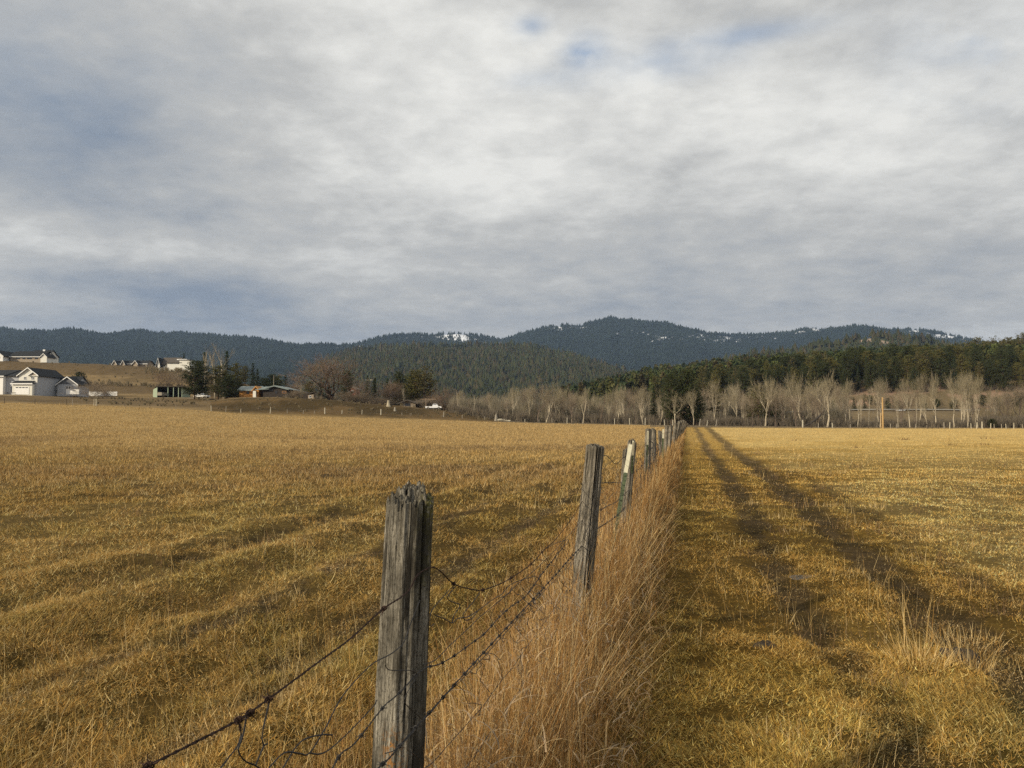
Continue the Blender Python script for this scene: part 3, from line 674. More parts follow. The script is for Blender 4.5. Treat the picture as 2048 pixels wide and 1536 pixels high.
# loose netting over the second post and onwards
def net_row(hs, y0, y1, seed, amp=.05):
    y = np.arange(y0, y1, .06); z = H(.219 * y - .79, y)
    P = np.stack([.219 * y - .79 + .075 + (vn(y * 3, y * 0 + 4, seed) - .5) * .06, y, z + hs + (vn(y * 2.2, y * 0, seed) - .5) * amp * 2 + (vn(y * .5, y * 0, seed + 2) - .5) * amp], -1)
    return P
prev = None
for k, hs in enumerate((.98, .84, .70, .56, .42, .28)):
    P = net_row(hs, 5.35, 21, 40 + k); NET.append(tube(P, np.maximum(.0013, .00017 * P[:, 1]), 4, False))
    if prev is not None:
        for y_ in np.concatenate([np.arange(5.4, 6.4, .07), np.arange(6.4, 20, .2)]):
            i = int((y_ - 5.35) / .06); j = min(len(P) - 1, max(0, i + int(rng.integers(-1, 2)))); i = min(i, len(P) - 1)
            t = np.linspace(0, 1, 6)[:, None]; w = rng.normal(0, .012, (6, 3)) * np.sin(t * np.pi); w[:, 0] += .01
            NET.append(tube(prev[i] * (1 - t) + P[j] * t + w, max(.0011, .00015 * y_), 3, False))
    prev = P
for q in range(16):   # strands sagging down the face of the second post
    x0 = 1160 + q * 2.6 + rng.normal(0, 2); y0_ = 940 + rng.uniform(0, 120); L = rng.uniform(60, 190)
    pts = [(x0 + 16 - (y0_ + L * t - 889) * .13 + rng.normal(0, 4), y0_ + L * t) for t in np.linspace(0, 1, 6)]
    P = smooth_path([np.array(at(px, py, 5.38)) for px, py in pts], 30); NET.append(tube(P, .0012, 4, False))
t = np.linspace(0, 4 * np.pi * 1.1, 90); c = np.array(at(1300, 890, 16.0)); rr_ = .062 + .006 * np.sin(t * .4)
NET.append(tube(np.stack([c[0] + rr_ * np.cos(t), c[1] - .05 + t * .001, c[2] + rr_ * np.sin(t) * 1.1], -1), .0045, 4, False))
o = obj('woven_wire', npmesh('woven_wire', *merge(NET)[:3], mat=M_WIRE), FENCE_ROOT, -FL); o['label'] = 'crumpled grey wire netting sagging between the posts'
# ------------------------------------------------------------------ cross fence at the far edge of the fields
def crossY(px): return float(np.interp(px, [0, 400, 760, 900, 1290, 1420, 1520, 1700, 2048], [166, 172, 180, 186, 182, 172, 166, 153, 143]))
cross = empty('field_fence', on(1310, crossY(1310)))
tag(cross, 'thin wire fence on small posts along the far edge of both fields', 'fence')
CL = cross.location.copy()
M_PGREY = flat_mat('field_post_grey', (.27, .24, .19), .9, .25, 8); M_PDARK = flat_mat('field_post_dark', (.07, .055, .042), .9, .3, 8); M_PPALE = flat_mat('field_post_pale', (.42, .38, .29), .9, .15, 8)
def field_post(px, kind='g', w=.13, h=1.3, lean=0.):
    Y = crossY(px); b_ = on(px, Y); k = 7; t = np.linspace(0, 1, k)
    P = np.stack([t * lean * h, 0 * t, -.1 + t * (h + .1)], -1); P[:, :2] += rng.normal(0, .008, (k, 2))
    v = tube(P, w / 2 * (1.08 - .16 * t) * rng.uniform(.93, 1.07, k), 8); v[0][-1, 2] += .02
    m = {'g': M_PGREY, 'd': M_PDARK, 'p': M_PPALE}[kind]
    return obj('post', npmesh('post', v[0], v[1], v[2], mat=m), cross, b_ - CL)
for px, k, w, h in ((9,'d',.1,1.2),(70,'d',.1,1.1),(133,'d',.10,1.3),(145,'g',.14,1.4),(188,'p',.14,1.5),(193,'p',.26,1.5),(250,'d',.08,1.),(300,'d',.08,1.),(352,'g',.08,1.),(423,'p',.19,1.25),(452,'g',.13,1.3),(482,'p',.15,.9),(541,'p',.2,1.4),(575,'g',.1,1.),(607,'g',.14,.8),(629,'g',.12,.7),
   (650,'p',.26,1.35),(684,'p',.16,.9),(724,'p',.15,1.),(762,'p',.26,1.3),(804,'g',.12,.6),(822,'g',.1,.6),(887,'g',.26,1.3),(925,'g',.15,.8),(969,'g',.12,.9),(1005,'d',.22,1.4),(1050,'p',.14,.8),(1078,'g',.1,.9),(1104,'g',.14,1.2),(1134,'p',.16,1.4),(1165,'g',.1,1.),(1197,'d',.12,1.),
   (1229,'p',.17,1.4),(1259,'p',.17,1.5),(1290,'p',.19,1.6),(1310,'d',.26,1.4),(1329,'p',.19,1.3),(1345,'p',.17,1.2),(1387,'d',.2,1.5),(1398,'g',.2,1.5),(1413,'p',.17,1.2),(1431,'g',.2,1.4),(1449,'d',.17,1.3),(1467,'d',.17,1.2),(1485,'d',.2,1.4),(1504,'d',.16,1.1),
   (1521,'d',.19,1.2),(1605,'p',.3,1.5),(1622,'d',.2,.9),(1636,'g',.16,.9),(1664,'p',.2,1.),(1700,'g',.12,.8),(1736,'d',.12,1.),(1780,'g',.12,.9),(1792,'g',.12,.9),(1830,'g',.1,.8),(1854,'d',.13,1.),(1864,'d',.13,1.),(1875,'d',.15,1.1),(1887,'g',.17,1.2),(1898,'p',.16,1.2),
   (1941,'p',.13,1.),(1952,'p',.19,1.2),(1963,'p',.24,1.3),(1980,'p',.15,1.),(1987,'g',.12,.9),(2002,'g',.12,.9),(2011,'p',.12,.9),(2026,'p',.14,1.1),(2044,'g',.12,.9)):
    field_post(px, k, w, h, rng.normal(0, .05) + (.22 if 1390 < px < 1510 else 0) * (.5 + rng.random()))
pxs = np.arange(-60, 2100, 6.); Yc = np.array([crossY(p) for p in pxs]); Xc = (pxs - 1024) / F * Yc; Zc = H(Xc, Yc)
obj('wire', npmesh('wire', *merge([tube(np.stack([Xc, Yc, Zc + h + vn(pxs * .05, pxs * 0, 3) * .08], -1), .011, 3, False) for h in (.45, .8, 1.1)])[:3], mat=M_WIRE), cross, -CL)

# ------------------------------------------------------------------ small things in and behind the fields
def lump_stump(name, px, Y, w, h, m, lab, cat, jag=.35, n=26, lean=0., seed=0, ybase=None):
    b_ = on(px, Y); th = np.arange(n) / n * 6.2832; V = []
    zs = np.linspace(0, 1, 12)
    top = 1 - jag * vn(np.cos(th) * 3 + 5, np.sin(th) * 3 + 5, seed)
    for z in zs:
        r = w / 2 * (1.35 - .8 * z ** .7) * (1 + .3 * (vn(np.cos(th) * 2.5 + 9, np.sin(th) * 2.5 + z * 2, seed + 1) - .5))
        V.append(np.stack([r * np.cos(th) + lean * z * h, r * np.sin(th), z * h * top - .08 * (z == 0)], -1))
    V.append(np.stack([w * .18 * np.cos(th) + lean * h * .8, w * .18 * np.sin(th), h * top * .8], -1))
    V = np.concatenate(V + [np.array([[lean * h * .7, 0, h * .62]])]); k = 13
    i = np.arange(k - 1)[:, None] * n; j = np.arange(n)[None]; j2 = (j + 1) % n
    Q = np.stack([i + j, i + j2, i + n + j2, i + n + j], -1).reshape(-1, 4); Tt = np.stack([(k - 1) * n + np.arange(n), (k - 1) * n + (np.arange(n) + 1) % n, np.full(n, k * n)], -1)
    return tag(obj(name, npmesh(name, V, Q, Tt, mat=m), None, b_), lab, cat)
lump_stump('tree_stump', 777, 200, .85, 1.9, flat_mat('pale_stump_wood', (.36, .31, .22), .9, .3, 3), 'pale pointed stump standing alone on the front of the dark mound', 'stump', .3, seed=3)
lump_stump('tree_stump', 790, 193, .55, 1.0, M_PGREY, 'short grey stump low on the mound beside the pale pointed one', 'stump', .2, seed=5)
lump_stump('tree_stump', 992, 184, .62, 2.0, M_PGREY, 'tall broken grey stump beside the driftwood at the end of the mound', 'stump', .45, seed=8)
lump_stump('tree_stump', 1552, 164, .42, 1.45, M_PDARK, 'dark charred upright stump in the line of far fence posts', 'stump', .35, seed=9)
dr = empty('driftwood_log', on(1006, 183)); tag(dr, 'bleached fallen log with upturned broken roots beside the tall stump', 'log')
t = np.linspace(0, 1, 9)
obj('trunk', npmesh('trunk', *tube(np.stack([-1.2 + 2.9 * t, .2 * np.sin(t * 3), .25 + .12 * np.sin(t * 5)], -1), .26 * (1.1 - .4 * t), 9), mat=M_PPALE), dr)
obj('roots', npmesh('roots', *merge([tube(np.array([[-.2 + .35 * k, 0, .3], [-.1 + .4 * k + rng.normal(0, .2), .1, .75], [rng.normal(.1 + .4 * k, .35), .1, 1.05 + .4 * rng.random()]]), np.array([.13, .08, .03]), 5) for k in range(4)])[:3], mat=M_PDARK), dr)
M_DUNG = flat_mat('dry_dung', (.085, .075, .062), .95, .35, 14, bump=(30, .01)); M_CLOD = flat_mat('dark_clod', (.045, .034, .024), .95, .4, 20, bump=(40, .01))
def lump(name, x, y, r, h, m, lab, cat, seed):
    n = 22; th = np.arange(n) / n * 6.2832; V = []
    for q in range(7):
        f_ = q / 6; rr = r * (1 - f_ ** 2.2) * (1 + .5 * (vn(np.cos(th) * 1.8 + seed, np.sin(th) * 1.8 + f_, seed) - .5))
        V.append(np.stack([rr * np.cos(th) * 1.3, rr * np.sin(th), -.01 + h * np.sin(f_ * 1.57) * (.7 + .6 * vn(np.cos(th) * 3 + 4, np.sin(th) * 3 + f_ * 4, seed))], -1))
    V = np.concatenate(V); i = np.arange(6)[:, None] * n; j = np.arange(n)[None]; j2 = (j + 1) % n
    return tag(obj(name, npmesh(name, V, np.stack([i + j, i + j2, i + n + j2, i + n + j], -1).reshape(-1, 4), mat=m, smooth=True), None, Vector((x, y, Hs(x, y)))), lab, cat)
lump('dung_patch', 2.98, 8.25, .13, .022, M_DUNG, 'flat grey dried dung patch between the two wheel tracks', 'dung', 3)
lump('dirt_clod', 1.76, 5.62, .07, .05, M_CLOD, 'small dark dirt clod in the lane left of the pale tussock', 'clod', 6)
lump('dirt_clod', 3.02, 5.5, .10, .07, M_CLOD, 'larger dark dirt clod right beside the pale tussock', 'clod', 9)
P = np.array([at(1608, 853, 158), at(1622, 846, 160), at(1634, 837, 163), at(1642, 829, 166), at(1650, 818, 169)], float); P0 = P[0].copy()
dl = empty('fallen_tree', Vector(P0)); tag(dl, 'dark dead tree leaning over the far fence, left of the tan pole', 'tree')
obj('trunk', npmesh('trunk', *tube(P - P0, np.array([.16, .17, .24, .15, .05]), 7), mat=M_PDARK), dl)
obj('crown', npmesh('crown', *merge([tube(np.array([P[3] - P0, P[3] - P0 + [a, 0, b_], P[3] - P0 + [a * 1.6, 0, b_ * 2.3]]), np.array([.08, .05, .02]), 4) for a, b_ in ((-.5, 1.2), (.7, .8), (1.1, .1), (.1, 1.6))])[:3], mat=M_PDARK), dl)

M_POLE = flat_mat('tan_pole', (.42, .275, .12), .8, .12, 5); M_UPOLE = flat_mat('utility_pole_wood', (.23, .17, .12), .9, .2, 5)
def pole(px, Y, top, w, m, lab, bar=0., cat='utility pole', barz=0.):
    b_ = on(px, Y); h = at(px, top, Y).z - b_.z; r = empty('utility_pole', b_); tag(r, lab, cat)
    obj('pole', npmesh('pole', *tube(np.array([[0, 0, -.2], [0, 0, h / 2], [0, 0, h]]), np.array([w * .55, w * .5, w * .42]), 10), mat=m), r)
    if bar:
        obj('crossarm', npmesh('crossarm', *box(-bar * .35, bar * .65, -.09, .09, h - .45 - barz, h - .25 - barz)[:2], mat=m), r)
    else:
        obj('cap', npmesh('cap', *tube(np.array([[0, 0, h], [0, 0, h + .06]]), np.array([w * .45, w * .2]), 10), mat=m), r)
    return r
pole(1765, 152, 795, .30, M_POLE, 'bare tan wooden pole standing at the far fence before the cottonwoods')
pole(1761, 151, 826, .13, M_POLE, 'short thin tan stake close beside the tall tan pole', cat='stake')
pole(852, 233, 796, .22, M_UPOLE, 'brown utility pole with one long crossarm beside the low brown house', 4.6)
pole(736, 300, 758, .30, M_PPALE, 'pale pole with a short crossarm sticking up behind the mound trees', 2.6)
pole(547, 262, 751, .20, M_PGREY, 'slender grey pole rising behind the log house roof')

# ------------------------------------------------------------------ buildings
M_ROOFB = flat_mat('black_shingle', (.020, .022, .024), .85, .35, 2.5); M_SIDE = flat_mat('grey_and_shaded_siding', (.40, .41, .43), .8, .08, 1.2)  # grey siding: side walls have their shade put into the colour; wing shares it
M_WHITE = flat_mat('white_trim', (.80, .79, .76), .6, .04, 2); M_CREAM = flat_mat('cream_siding', (.70, .68, .61), .8, .06, 1.5)
M_SLATE = flat_mat('dark_slate_siding', (.13, .135, .15), .8, .1, 1.5); M_PANE, g = mat('window_glass'); finish(g, pbr(g, (.03, .035, .045), .12, spec=.6))
M_ROOFG = flat_mat('brown_shingle', (.095, .080, .065), .9, .25, 2); M_LOG = flat_mat('orange_log_wall', (.48, .235, .065), .75, .2, 1.6)
M_ROOFT = flat_mat('green_grey_metal_roof', (.20, .235, .225), .5, .1, 1.5); M_SHED = flat_mat('green_metal_siding', (.30, .36, .26), .6, .08, 1.2)
M_DARK = flat_mat('dark_timber', (.045, .036, .03), .9, .3, 2); M_BRICK = flat_mat('red_brick_wall', (.24, .095, .07), .9, .25, 2)
M_TANW = flat_mat('tan_siding', (.33, .27, .20), .85, .12, 1.5); M_GRAVEL = flat_mat('bare_gravel', (.42, .38, .31), .95, .2, 2)
class House:
    def __init__(s, name, px, Y, pz, lab, cat='house'):
        s.Y = Y; z = at(px, pz, Y).z if pz is not None else Hs((px - 1024) / F * Y, Y); s.L = Vector(((px - 1024) / F * Y, Y, z)); s.r = empty(name, s.L); tag(s.r, lab, cat)
    def X(s, px, Y=None): Y = Y or s.Y; return (px - 1024) / F * Y - s.L.x
    def Z(s, py, Y=None): return zat(py, Y or s.Y) - s.L.z
    def part(s, name, geo, m, parent=None): return obj(name, npmesh(name, geo[0], geo[1], geo[2] if len(geo) > 2 else None, mat=m), parent or s.r)
    def gable(s, x0, x1, y0, y1, z0, ze, zr, axis, wm, rm, ov=.45, gm=None, name='roof'):
        """box walls with gable ends under a two-slope roof; y measured from the root"""
        P = [box(x0, x1, y0, y1, z0, ze)]; w = s.part('wall', merge(P), wm)
        if axis == 'y':
            xm = (x0 + x1) / 2; V = [[x0, y0, ze], [x1, y0, ze], [xm, y0, zr], [x0, y1, ze], [x1, y1, ze], [xm, y1, zr]]
            k = (zr - ze) / (xm - x0); sl = []
            for sg, xe in ((-1, x0 - ov), (1, x1 + ov)):
                ze2 = ze - k * ov
                a = np.array([[xe, y0 - ov, ze2], [xm, y0 - ov, zr], [xm, y1 + ov, zr], [xe, y1 + ov, ze2]]) + [0, 0, .03]
                sl.append((np.concatenate([a, a + [0, 0, .2]]), BQ, None))
            tr = []
            for sg, xe in ((-1, x0 - ov), (1, x1 + ov)):
                a = np.array([[xe, y0 - ov - .08, ze - k * ov - .12], [xm, y0 - ov - .08, zr - .12], [xm, y0 - ov - .01, zr - .12], [xe, y0 - ov - .01, ze - k * ov - .12]])
                tr.append((np.concatenate([a, a + [0, 0, .34]]), BQ, None))
        else:
            ym = (y0 + y1) / 2; V = [[x0, y0, ze], [x0, y1, ze], [x0, ym, zr], [x1, y0, ze], [x1, y1, ze], [x1, ym, zr]]
            k = (zr - ze) / (ym - y0); sl = []; tr = []
            for ye in (y0 - ov, y1 + ov):
                a = np.array([[x0 - ov, ye, ze - k * ov], [x1 + ov, ye, ze - k * ov], [x1 + ov, ym, zr], [x0 - ov, ym, zr]]) + [0, 0, .03]
                sl.append((np.concatenate([a, a + [0, 0, .2]]), BQ, None))
            tr.append(box(x0 - ov, x1 + ov, y0 - ov - .08, y0 - ov - .01, ze - k * ov - .15, ze - k * ov + .2))
        s.part('gable', (np.array(V[:3]), None, np.array([[0, 1, 2]])), gm or wm); s.part('gable', (np.array(V[3:]), None, np.array([[0, 2, 1]])), gm or wm)
        rf = s.part(name, merge(sl), rm); s.part('fascia', merge(tr), M_WHITE if rm is M_ROOFB else rm, rf)
        return rf
    def window(s, x0, x1, z0, z1, y, bars=1, fm=None, name='window'):
        f_ = .10; P = [box(x0 - f_, x1 + f_, y - .06, y - .003, z0 - f_, z0), box(x0 - f_, x1 + f_, y - .06, y - .003, z1, z1 + f_), box(x0 - f_, x0, y - .06, y - .003, z0, z1), box(x1, x1 + f_, y - .06, y - .003, z0, z1)]
        for k in range(bars):
            xm = x0 + (x1 - x0) * (k + 1) / (bars + 1); P.append(box(xm - .04, xm + .04, y - .055, y - .003, z0, z1))
        if bars: zm = (z0 + z1) / 2; P.append(box(x0, x1, y - .05, y - .003, zm - .04, zm + .04))
        w = s.part(name, merge(P), fm or M_WHITE); s.part('pane', box(x0, x1, y - .02, y - .004, z0, z1), M_PANE, w)
        return w
h = House('farmhouse', 50, 270, 789, 'two storey grey and white house with black roofs and a white garage door')
X, Z = h.X, h.Z
h.gable(X(37), X(74), 0, 15.5, -.6, Z(750), Z(736), 'y', M_SIDE, M_ROOFB, .6, M_CREAM)  # side walls painted grey for their shade, front gable stays cream
h.part('wall', merge([box(X(37), X(74), -.12, -.004, Z(766), Z(750))]), M_CREAM)
h.part('wall', box(X(29), X(69), -1.5, -.13, -.6, Z(769)), M_CREAM)
a_ = np.array([[X(27), -2.0, Z(768)], [X(71), -2.0, Z(768)], [X(69), -.13, Z(762.5)], [X(31), -.13, Z(762.5)]])
h.part('porch_roof', (np.concatenate([a_, a_ + [0, 0, .18]]), BQ), M_ROOFB)
h.part('fascia', box(X(27), X(71), -2.08, -2.01, Z(768) - .2, Z(768) + .2), M_WHITE)
gd = h.part('garage_door', merge([box(X(34.5), X(63), -1.6, -1.505, 0, Z(774))] + [box(X(34.5), X(63), -1.62, -1.601, z, z + .03) for z in (.6, 1.2, 1.8)]), M_WHITE)
h.part('door_window', merge([box(X(36.5 + 6.4 * k), X(41.5 + 6.4 * k), -1.63, -1.602, Z(776.3), Z(774.6)) for k in range(4)]), M_PANE, gd)
h.window(X(47), X(52), Z(759), Z(754), -.12); h.window(X(62), X(67.5), Z(759), Z(754), -.12)
h.gable(X(57, 269.6), X(74.6, 269.6), -.5, -.12, Z(752), Z(750.5), Z(744), 'y', M_CREAM, M_ROOFB, .35, M_TANW, 'roof')
y2 = 11.; YY = 281
h.gable(X(90, YY), X(150, YY), y2 + .0, y2 + 9, -.3, Z(768, YY), Z(753, YY), 'x', M_SIDE, M_ROOFB, .5)
h.gable(X(119, YY), X(159, YY), y2 - 1.5, y2 + 5, -.3, Z(769, YY), Z(754.5, YY), 'y', M_SIDE, M_ROOFB, .5, M_SLATE)
h.window(X(136.5, YY), X(140, YY), Z(778, YY), Z(773, YY), y2 - 1.5, 0); h.window(X(142, YY), X(145, YY), Z(778, YY), Z(773, YY), y2 - 1.5, 0)
h.part('door', box(X(103.5, YY), X(107.5, YY), y2 - .06, y2 - .005, 0, 2.1), M_DARK)
h.window(X(98, YY), X(101, YY), .8, 2.1, y2, 0); h.window(X(111, YY), X(116, YY), .8, 2.1, y2, 1)
h2 = House('house', 5, 276, 788, 'black roofed white and grey house at the photo edge, left of the garage house')
X, Z = h2.X, h2.Z
h2.gable(X(-45), X(5), 0, 18, -.6, Z(752), Z(738), 'x', M_WHITE, M_ROOFB, .5); h2.part('wall', box(X(5) + .003, X(33), 1.5, 17, -.6, Z(752)), M_SIDE)
a_ = np.array([[X(3), 0.8, Z(752)], [X(38), .8, Z(752.5)], [X(34), 9, Z(740)], [X(-4), 9, Z(738.5)]]); h2.part('roof', (np.concatenate([a_, a_ + [0, 0, .2]]), BQ), M_ROOFB)
a_ = np.array([[X(3), 17.5, Z(752)], [X(38), 17.5, Z(752.5)], [X(34), 9.01, Z(740)], [X(-4), 9.01, Z(738.5)]]); h2.part('roof', (np.concatenate([a_, a_ + [0, 0, .2]]), BQ), M_ROOFB)
h2.window(X(11), X(21), Z(754.5), Z(753), 1.5, 0); h2.window(X(15), X(18.5), Z(785), Z(772), 1.5, 0)
# hilltop houses
h3 = House('hilltop_house', 50, 440, 720, 'long low hilltop house, dark roof and square white chimney')
X, Z = h3.X, h3.Z
h3.gable(X(18), X(82), 0, 12, -1.5, Z(712.5), Z(701.5), 'x', M_TANW, M_ROOFB, .8)
rf = h3.gable(X(50), X(84), 3, 15, -1.5, Z(711), Z(698.5), 'x', M_CREAM, M_ROOFB, .6)
h3.part('chimney', box(X(66), X(70), 8, 9.2, Z(705), Z(696.5)), M_WHITE)
h3.gable(X(-12), X(15), -5, 9, -1.5, Z(712.5), Z(702.5), 'y', M_WHITE, M_ROOFB, .8, M_WHITE)
h3.gable(X(83), X(95.5), -2, 6, -1.5, Z(714), Z(708), 'y', M_CREAM, M_ROOFB, .5)
for a, b_ in ((1, 9), (30, 37), (43, 48), (52, 61), (68, 73)): h3.window(X(a), X(b_), Z(718), Z(715), -5 if a < 10 else -.0, 0, M_DARK)
for px0, px1, lab in ((226, 248, 'leftmost small dark roofed house peeking over the bench edge'), (244, 262, 'tiny dark gabled house between two neighbours on the bench edge'), (266, 292, 'small dark hip roofed house right of its two neighbours on the bench')):
    hh = House('bench_house', (px0 + px1) / 2, 500, 731, lab); X, Z = hh.X, hh.Z; w = px1 - px0
    hh.gable(X(px0), X(px1), 0, 10, -4, Z(727), Z(720.5), 'x', M_TANW, M_ROOFB, .8); hh.gable(X(px0 + w * .12), X(px0 + w * .45), -3, 4, -4, Z(727.5), Z(722), 'y', M_TANW, M_ROOFB, .6)
    hh.window(X(px0 + w * .6), X(px0 + w * .75), Z(730), Z(728), 0, 0)
h4 = House('bench_house', 345, 425, 737, 'large pale house with grey roof on the bench edge behind the dark pine')
X, Z = h4.X, h4.Z
h4.gable(X(320), X(352), 0, 11, -5, Z(727.5), Z(714.5), 'x', M_CREAM, M_ROOFG, .8); h4.gable(X(316.5), X(322), -2.5, 9, -5, Z(727), Z(717), 'y', M_CREAM, M_ROOFB, .6)
h4.gable(X(338), X(366), -3, 9, -6, Z(726), Z(719), 'x', M_CREAM, M_ROOFG, .5); h4.part('wall', box(X(349), X(369), 2, 9.5, Z(727), Z(717.5)), M_WHITE)
h4.part('wall', box(X(363), X(384), -3.5, 8, -7, Z(721)), M_CREAM); h4.part('roof', box(X(362), X(385), -4, 8.5, Z(721), Z(720.3)), M_ROOFG)
h4.window(X(341), X(350), Z(728), Z(727), -3, 0); h4.window(X(358), X(361), Z(729), Z(727), -3, 0); h4.window(X(323), X(329), Z(733), Z(729), 0, 1)
# carport
cpx = House('carport', 320, 284, 793.5, 'pale green open-fronted vehicle shed with dark bays', 'shed'); X, Z = cpx.X, cpx.Z
xl, xr = X(288), X(352)
V = np.array([[X(288), 7, -.3], [X(314), 0, -.3], [X(314), 0, Z(773)], [X(288), 7, Z(778)], [X(288), 7.1, -.3], [X(314), .12, -.3], [X(314), .12, Z(773)], [X(288), 7.1, Z(778)]])
cpx.part('wall', (V, BQ), M_SHED); cpx.part('wall', box(X(290), xr + 2, 7.2, 7.4, -.3, Z(777)), M_DARK); cpx.part('wall', box(xr + 1.8, xr + 2, .3, 7.1, -.3, Z(777)), M_SHED)
a_ = np.array([[X(314) - .3, -.6, Z(773)], [xr + 2.5, -.6, Z(773.5)], [xr + 2.5, 8, Z(777.5)], [X(287), 8, Z(778.5)]]); cpx.part('roof', (np.concatenate([a_, a_ + [0, 0, .18]]), BQ), M_ROOFG)
for px in (335, 346, 356): cpx.part('post', box(X(px), X(px) + .22, -.1, .1, -.2, Z(773.6)), M_SHED)
# log house with dark gable
lh = House('log_house', 520, 246, 796.5, 'orange log house with grey green metal roof and dark timber gable'); X, Z = lh.X, lh.Z
lh.gable(X(474), X(512), 2, 9, -1, Z(779.5), Z(772.5), 'x', M_LOG, M_ROOFT, .6)
lh.gable(X(508), X(518), -.5, 4, -1, Z(779), Z(773.5), 'y', M_LOG, M_LOG, .5)
lh.gable(X(528), X(575), -1, 12, -1.5, Z(778.5), Z(772.5), 'y', M_DARK, M_ROOFT, .8, M_DARK)
a_ = np.array([[X(514), -2, Z(780.5)], [X(541), -2, Z(779)], [X(560), 5, Z(772.5)], [X(521), 5, Z(773)]]); lh.part('porch_roof', (np.concatenate([a_, a_ + [0, 0, .18]]), BQ), M_ROOFT)
lh.window(X(489), X(493.5), Z(787), Z(783), 2, 1, M_DARK); lh.window(X(541), X(548), Z(781.5), Z(779.5), -1, 1, M_DARK)
lh.part('wall', box(X(508), X(514), -1.2, -.51, -1, Z(782)), M_CREAM); lh.window(X(566.5), X(573.5), Z(786), Z(783), -1, 0, M_LOG); lh.window(X(552), X(556), Z(787), Z(781.5), -1, 1, M_DARK)
sh = House('small_shed', 621, 232, 800, 'small cream shed with a dark sloping roof left of the reddish willow', 'shed'); X, Z = sh.X, sh.Z
sh.part('wall', box(X(616), X(627), 0, 3, -1, Z(788)), M_TANW); sh.part('wall', box(X(606), X(615.9), .6, 3, -1, Z(787.5)), M_DARK)
a_ = np.array([[X(613.5), -.5, Z(788.5)], [X(628), -.5, Z(785)], [X(628), 3.5, Z(785)], [X(613.5), 3.5, Z(788.5)]]); sh.part('roof', (np.concatenate([a_, a_ + [0, 0, .14]]), BQ), M_ROOFG)
a_ = np.array([[X(604), .2, Z(782.5)], [X(614), .2, Z(787)], [X(614), 3.5, Z(787)], [X(604), 3.5, Z(782.5)]]); sh.part('roof', (np.concatenate([a_, a_ + [0, 0, .14]]), BQ), M_ROOFG)
sh.window(X(618.5), X(622), Z(795), Z(791.5), 0, 0)
rh = House('brick_house', 700, 300, 795, 'red brick house with pale roof edge half hidden right of the willow'); X, Z = rh.X, rh.Z
rh.gable(X(690), X(711), 0, 9, -1.5, Z(778), Z(772), 'y', M_BRICK, M_PGREY, .4); rh.window(X(694), X(698), Z(785), Z(781), 0, 1); rh.window(X(703), X(707), Z(785), Z(781), 0, 1)
bh = House('bungalow', 825, 236, 814, 'low brown bungalow half sunk behind the mound with shallow gable'); X, Z = bh.X, bh.Z
bh.gable(X(800), X(831), 0, 9, -1.5, Z(806), Z(800.5), 'y', M_TANW, M_ROOFG, .9); bh.gable(X(831.2), X(850), 2, 9, -1.5, Z(806), Z(801), 'x', M_DARK, M_ROOFG, .6); bh.window(X(811), X(820), Z(811.5), Z(807.5), 0, 1, M_DARK)

# white yard fence, brown rail
def rail_fence(name, pts, hgt, m, lab, solid=True):
    root = empty(name, pts[0]); tag(root, lab, 'fence'); L = pts[0]
    for a, b_ in zip(pts[:-1], pts[1:]):
        d = (b_ - a); n = max(1, round(d.length / 2.4))
        for k in range(n):
            p = a + d * (k / n) - L; q = a + d * ((k + 1) / n) - L; z = hgt
            obj('post', npmesh('post', *box(p.x - .07, p.x + .07, p.y - .07, p.y + .07, p.z - .2, p.z + z + .1)[:2], mat=m), root)
            V = []
            for lo, hi in (((.05, z),) if solid else ((.35, .5), (.8, .95))):
                V.append((np.array([[p.x, p.y - .03, p.z + lo], [q.x, q.y - .03, q.z + lo], [q.x, q.y + .03, q.z + lo], [p.x, p.y + .03, p.z + lo], [p.x, p.y - .03, p.z + hi], [q.x, q.y - .03, q.z + hi], [q.x, q.y + .03, q.z + hi], [p.x, p.y + .03, p.z + hi]]), BQ, None))
            obj('panel', npmesh('panel', *merge(V)[:3], mat=m), root)
rail_fence('yard_fence', [at(133, 788.5, 276), at(158, 788.5, 276)], 1.75, M_WHITE, 'short solid white yard fence against the right end of the grey house')
rail_fence('yard_fence', [on(166, 296), on(234, 296)], 1.6, M_WHITE, 'long white yard fence running right from the bare bush')
rail_fence('rail_fence', [at(14, 790.5, 262), at(32, 790.5, 262)], .95, M_DARK, 'low brown rail fence in front of the garage house', False)

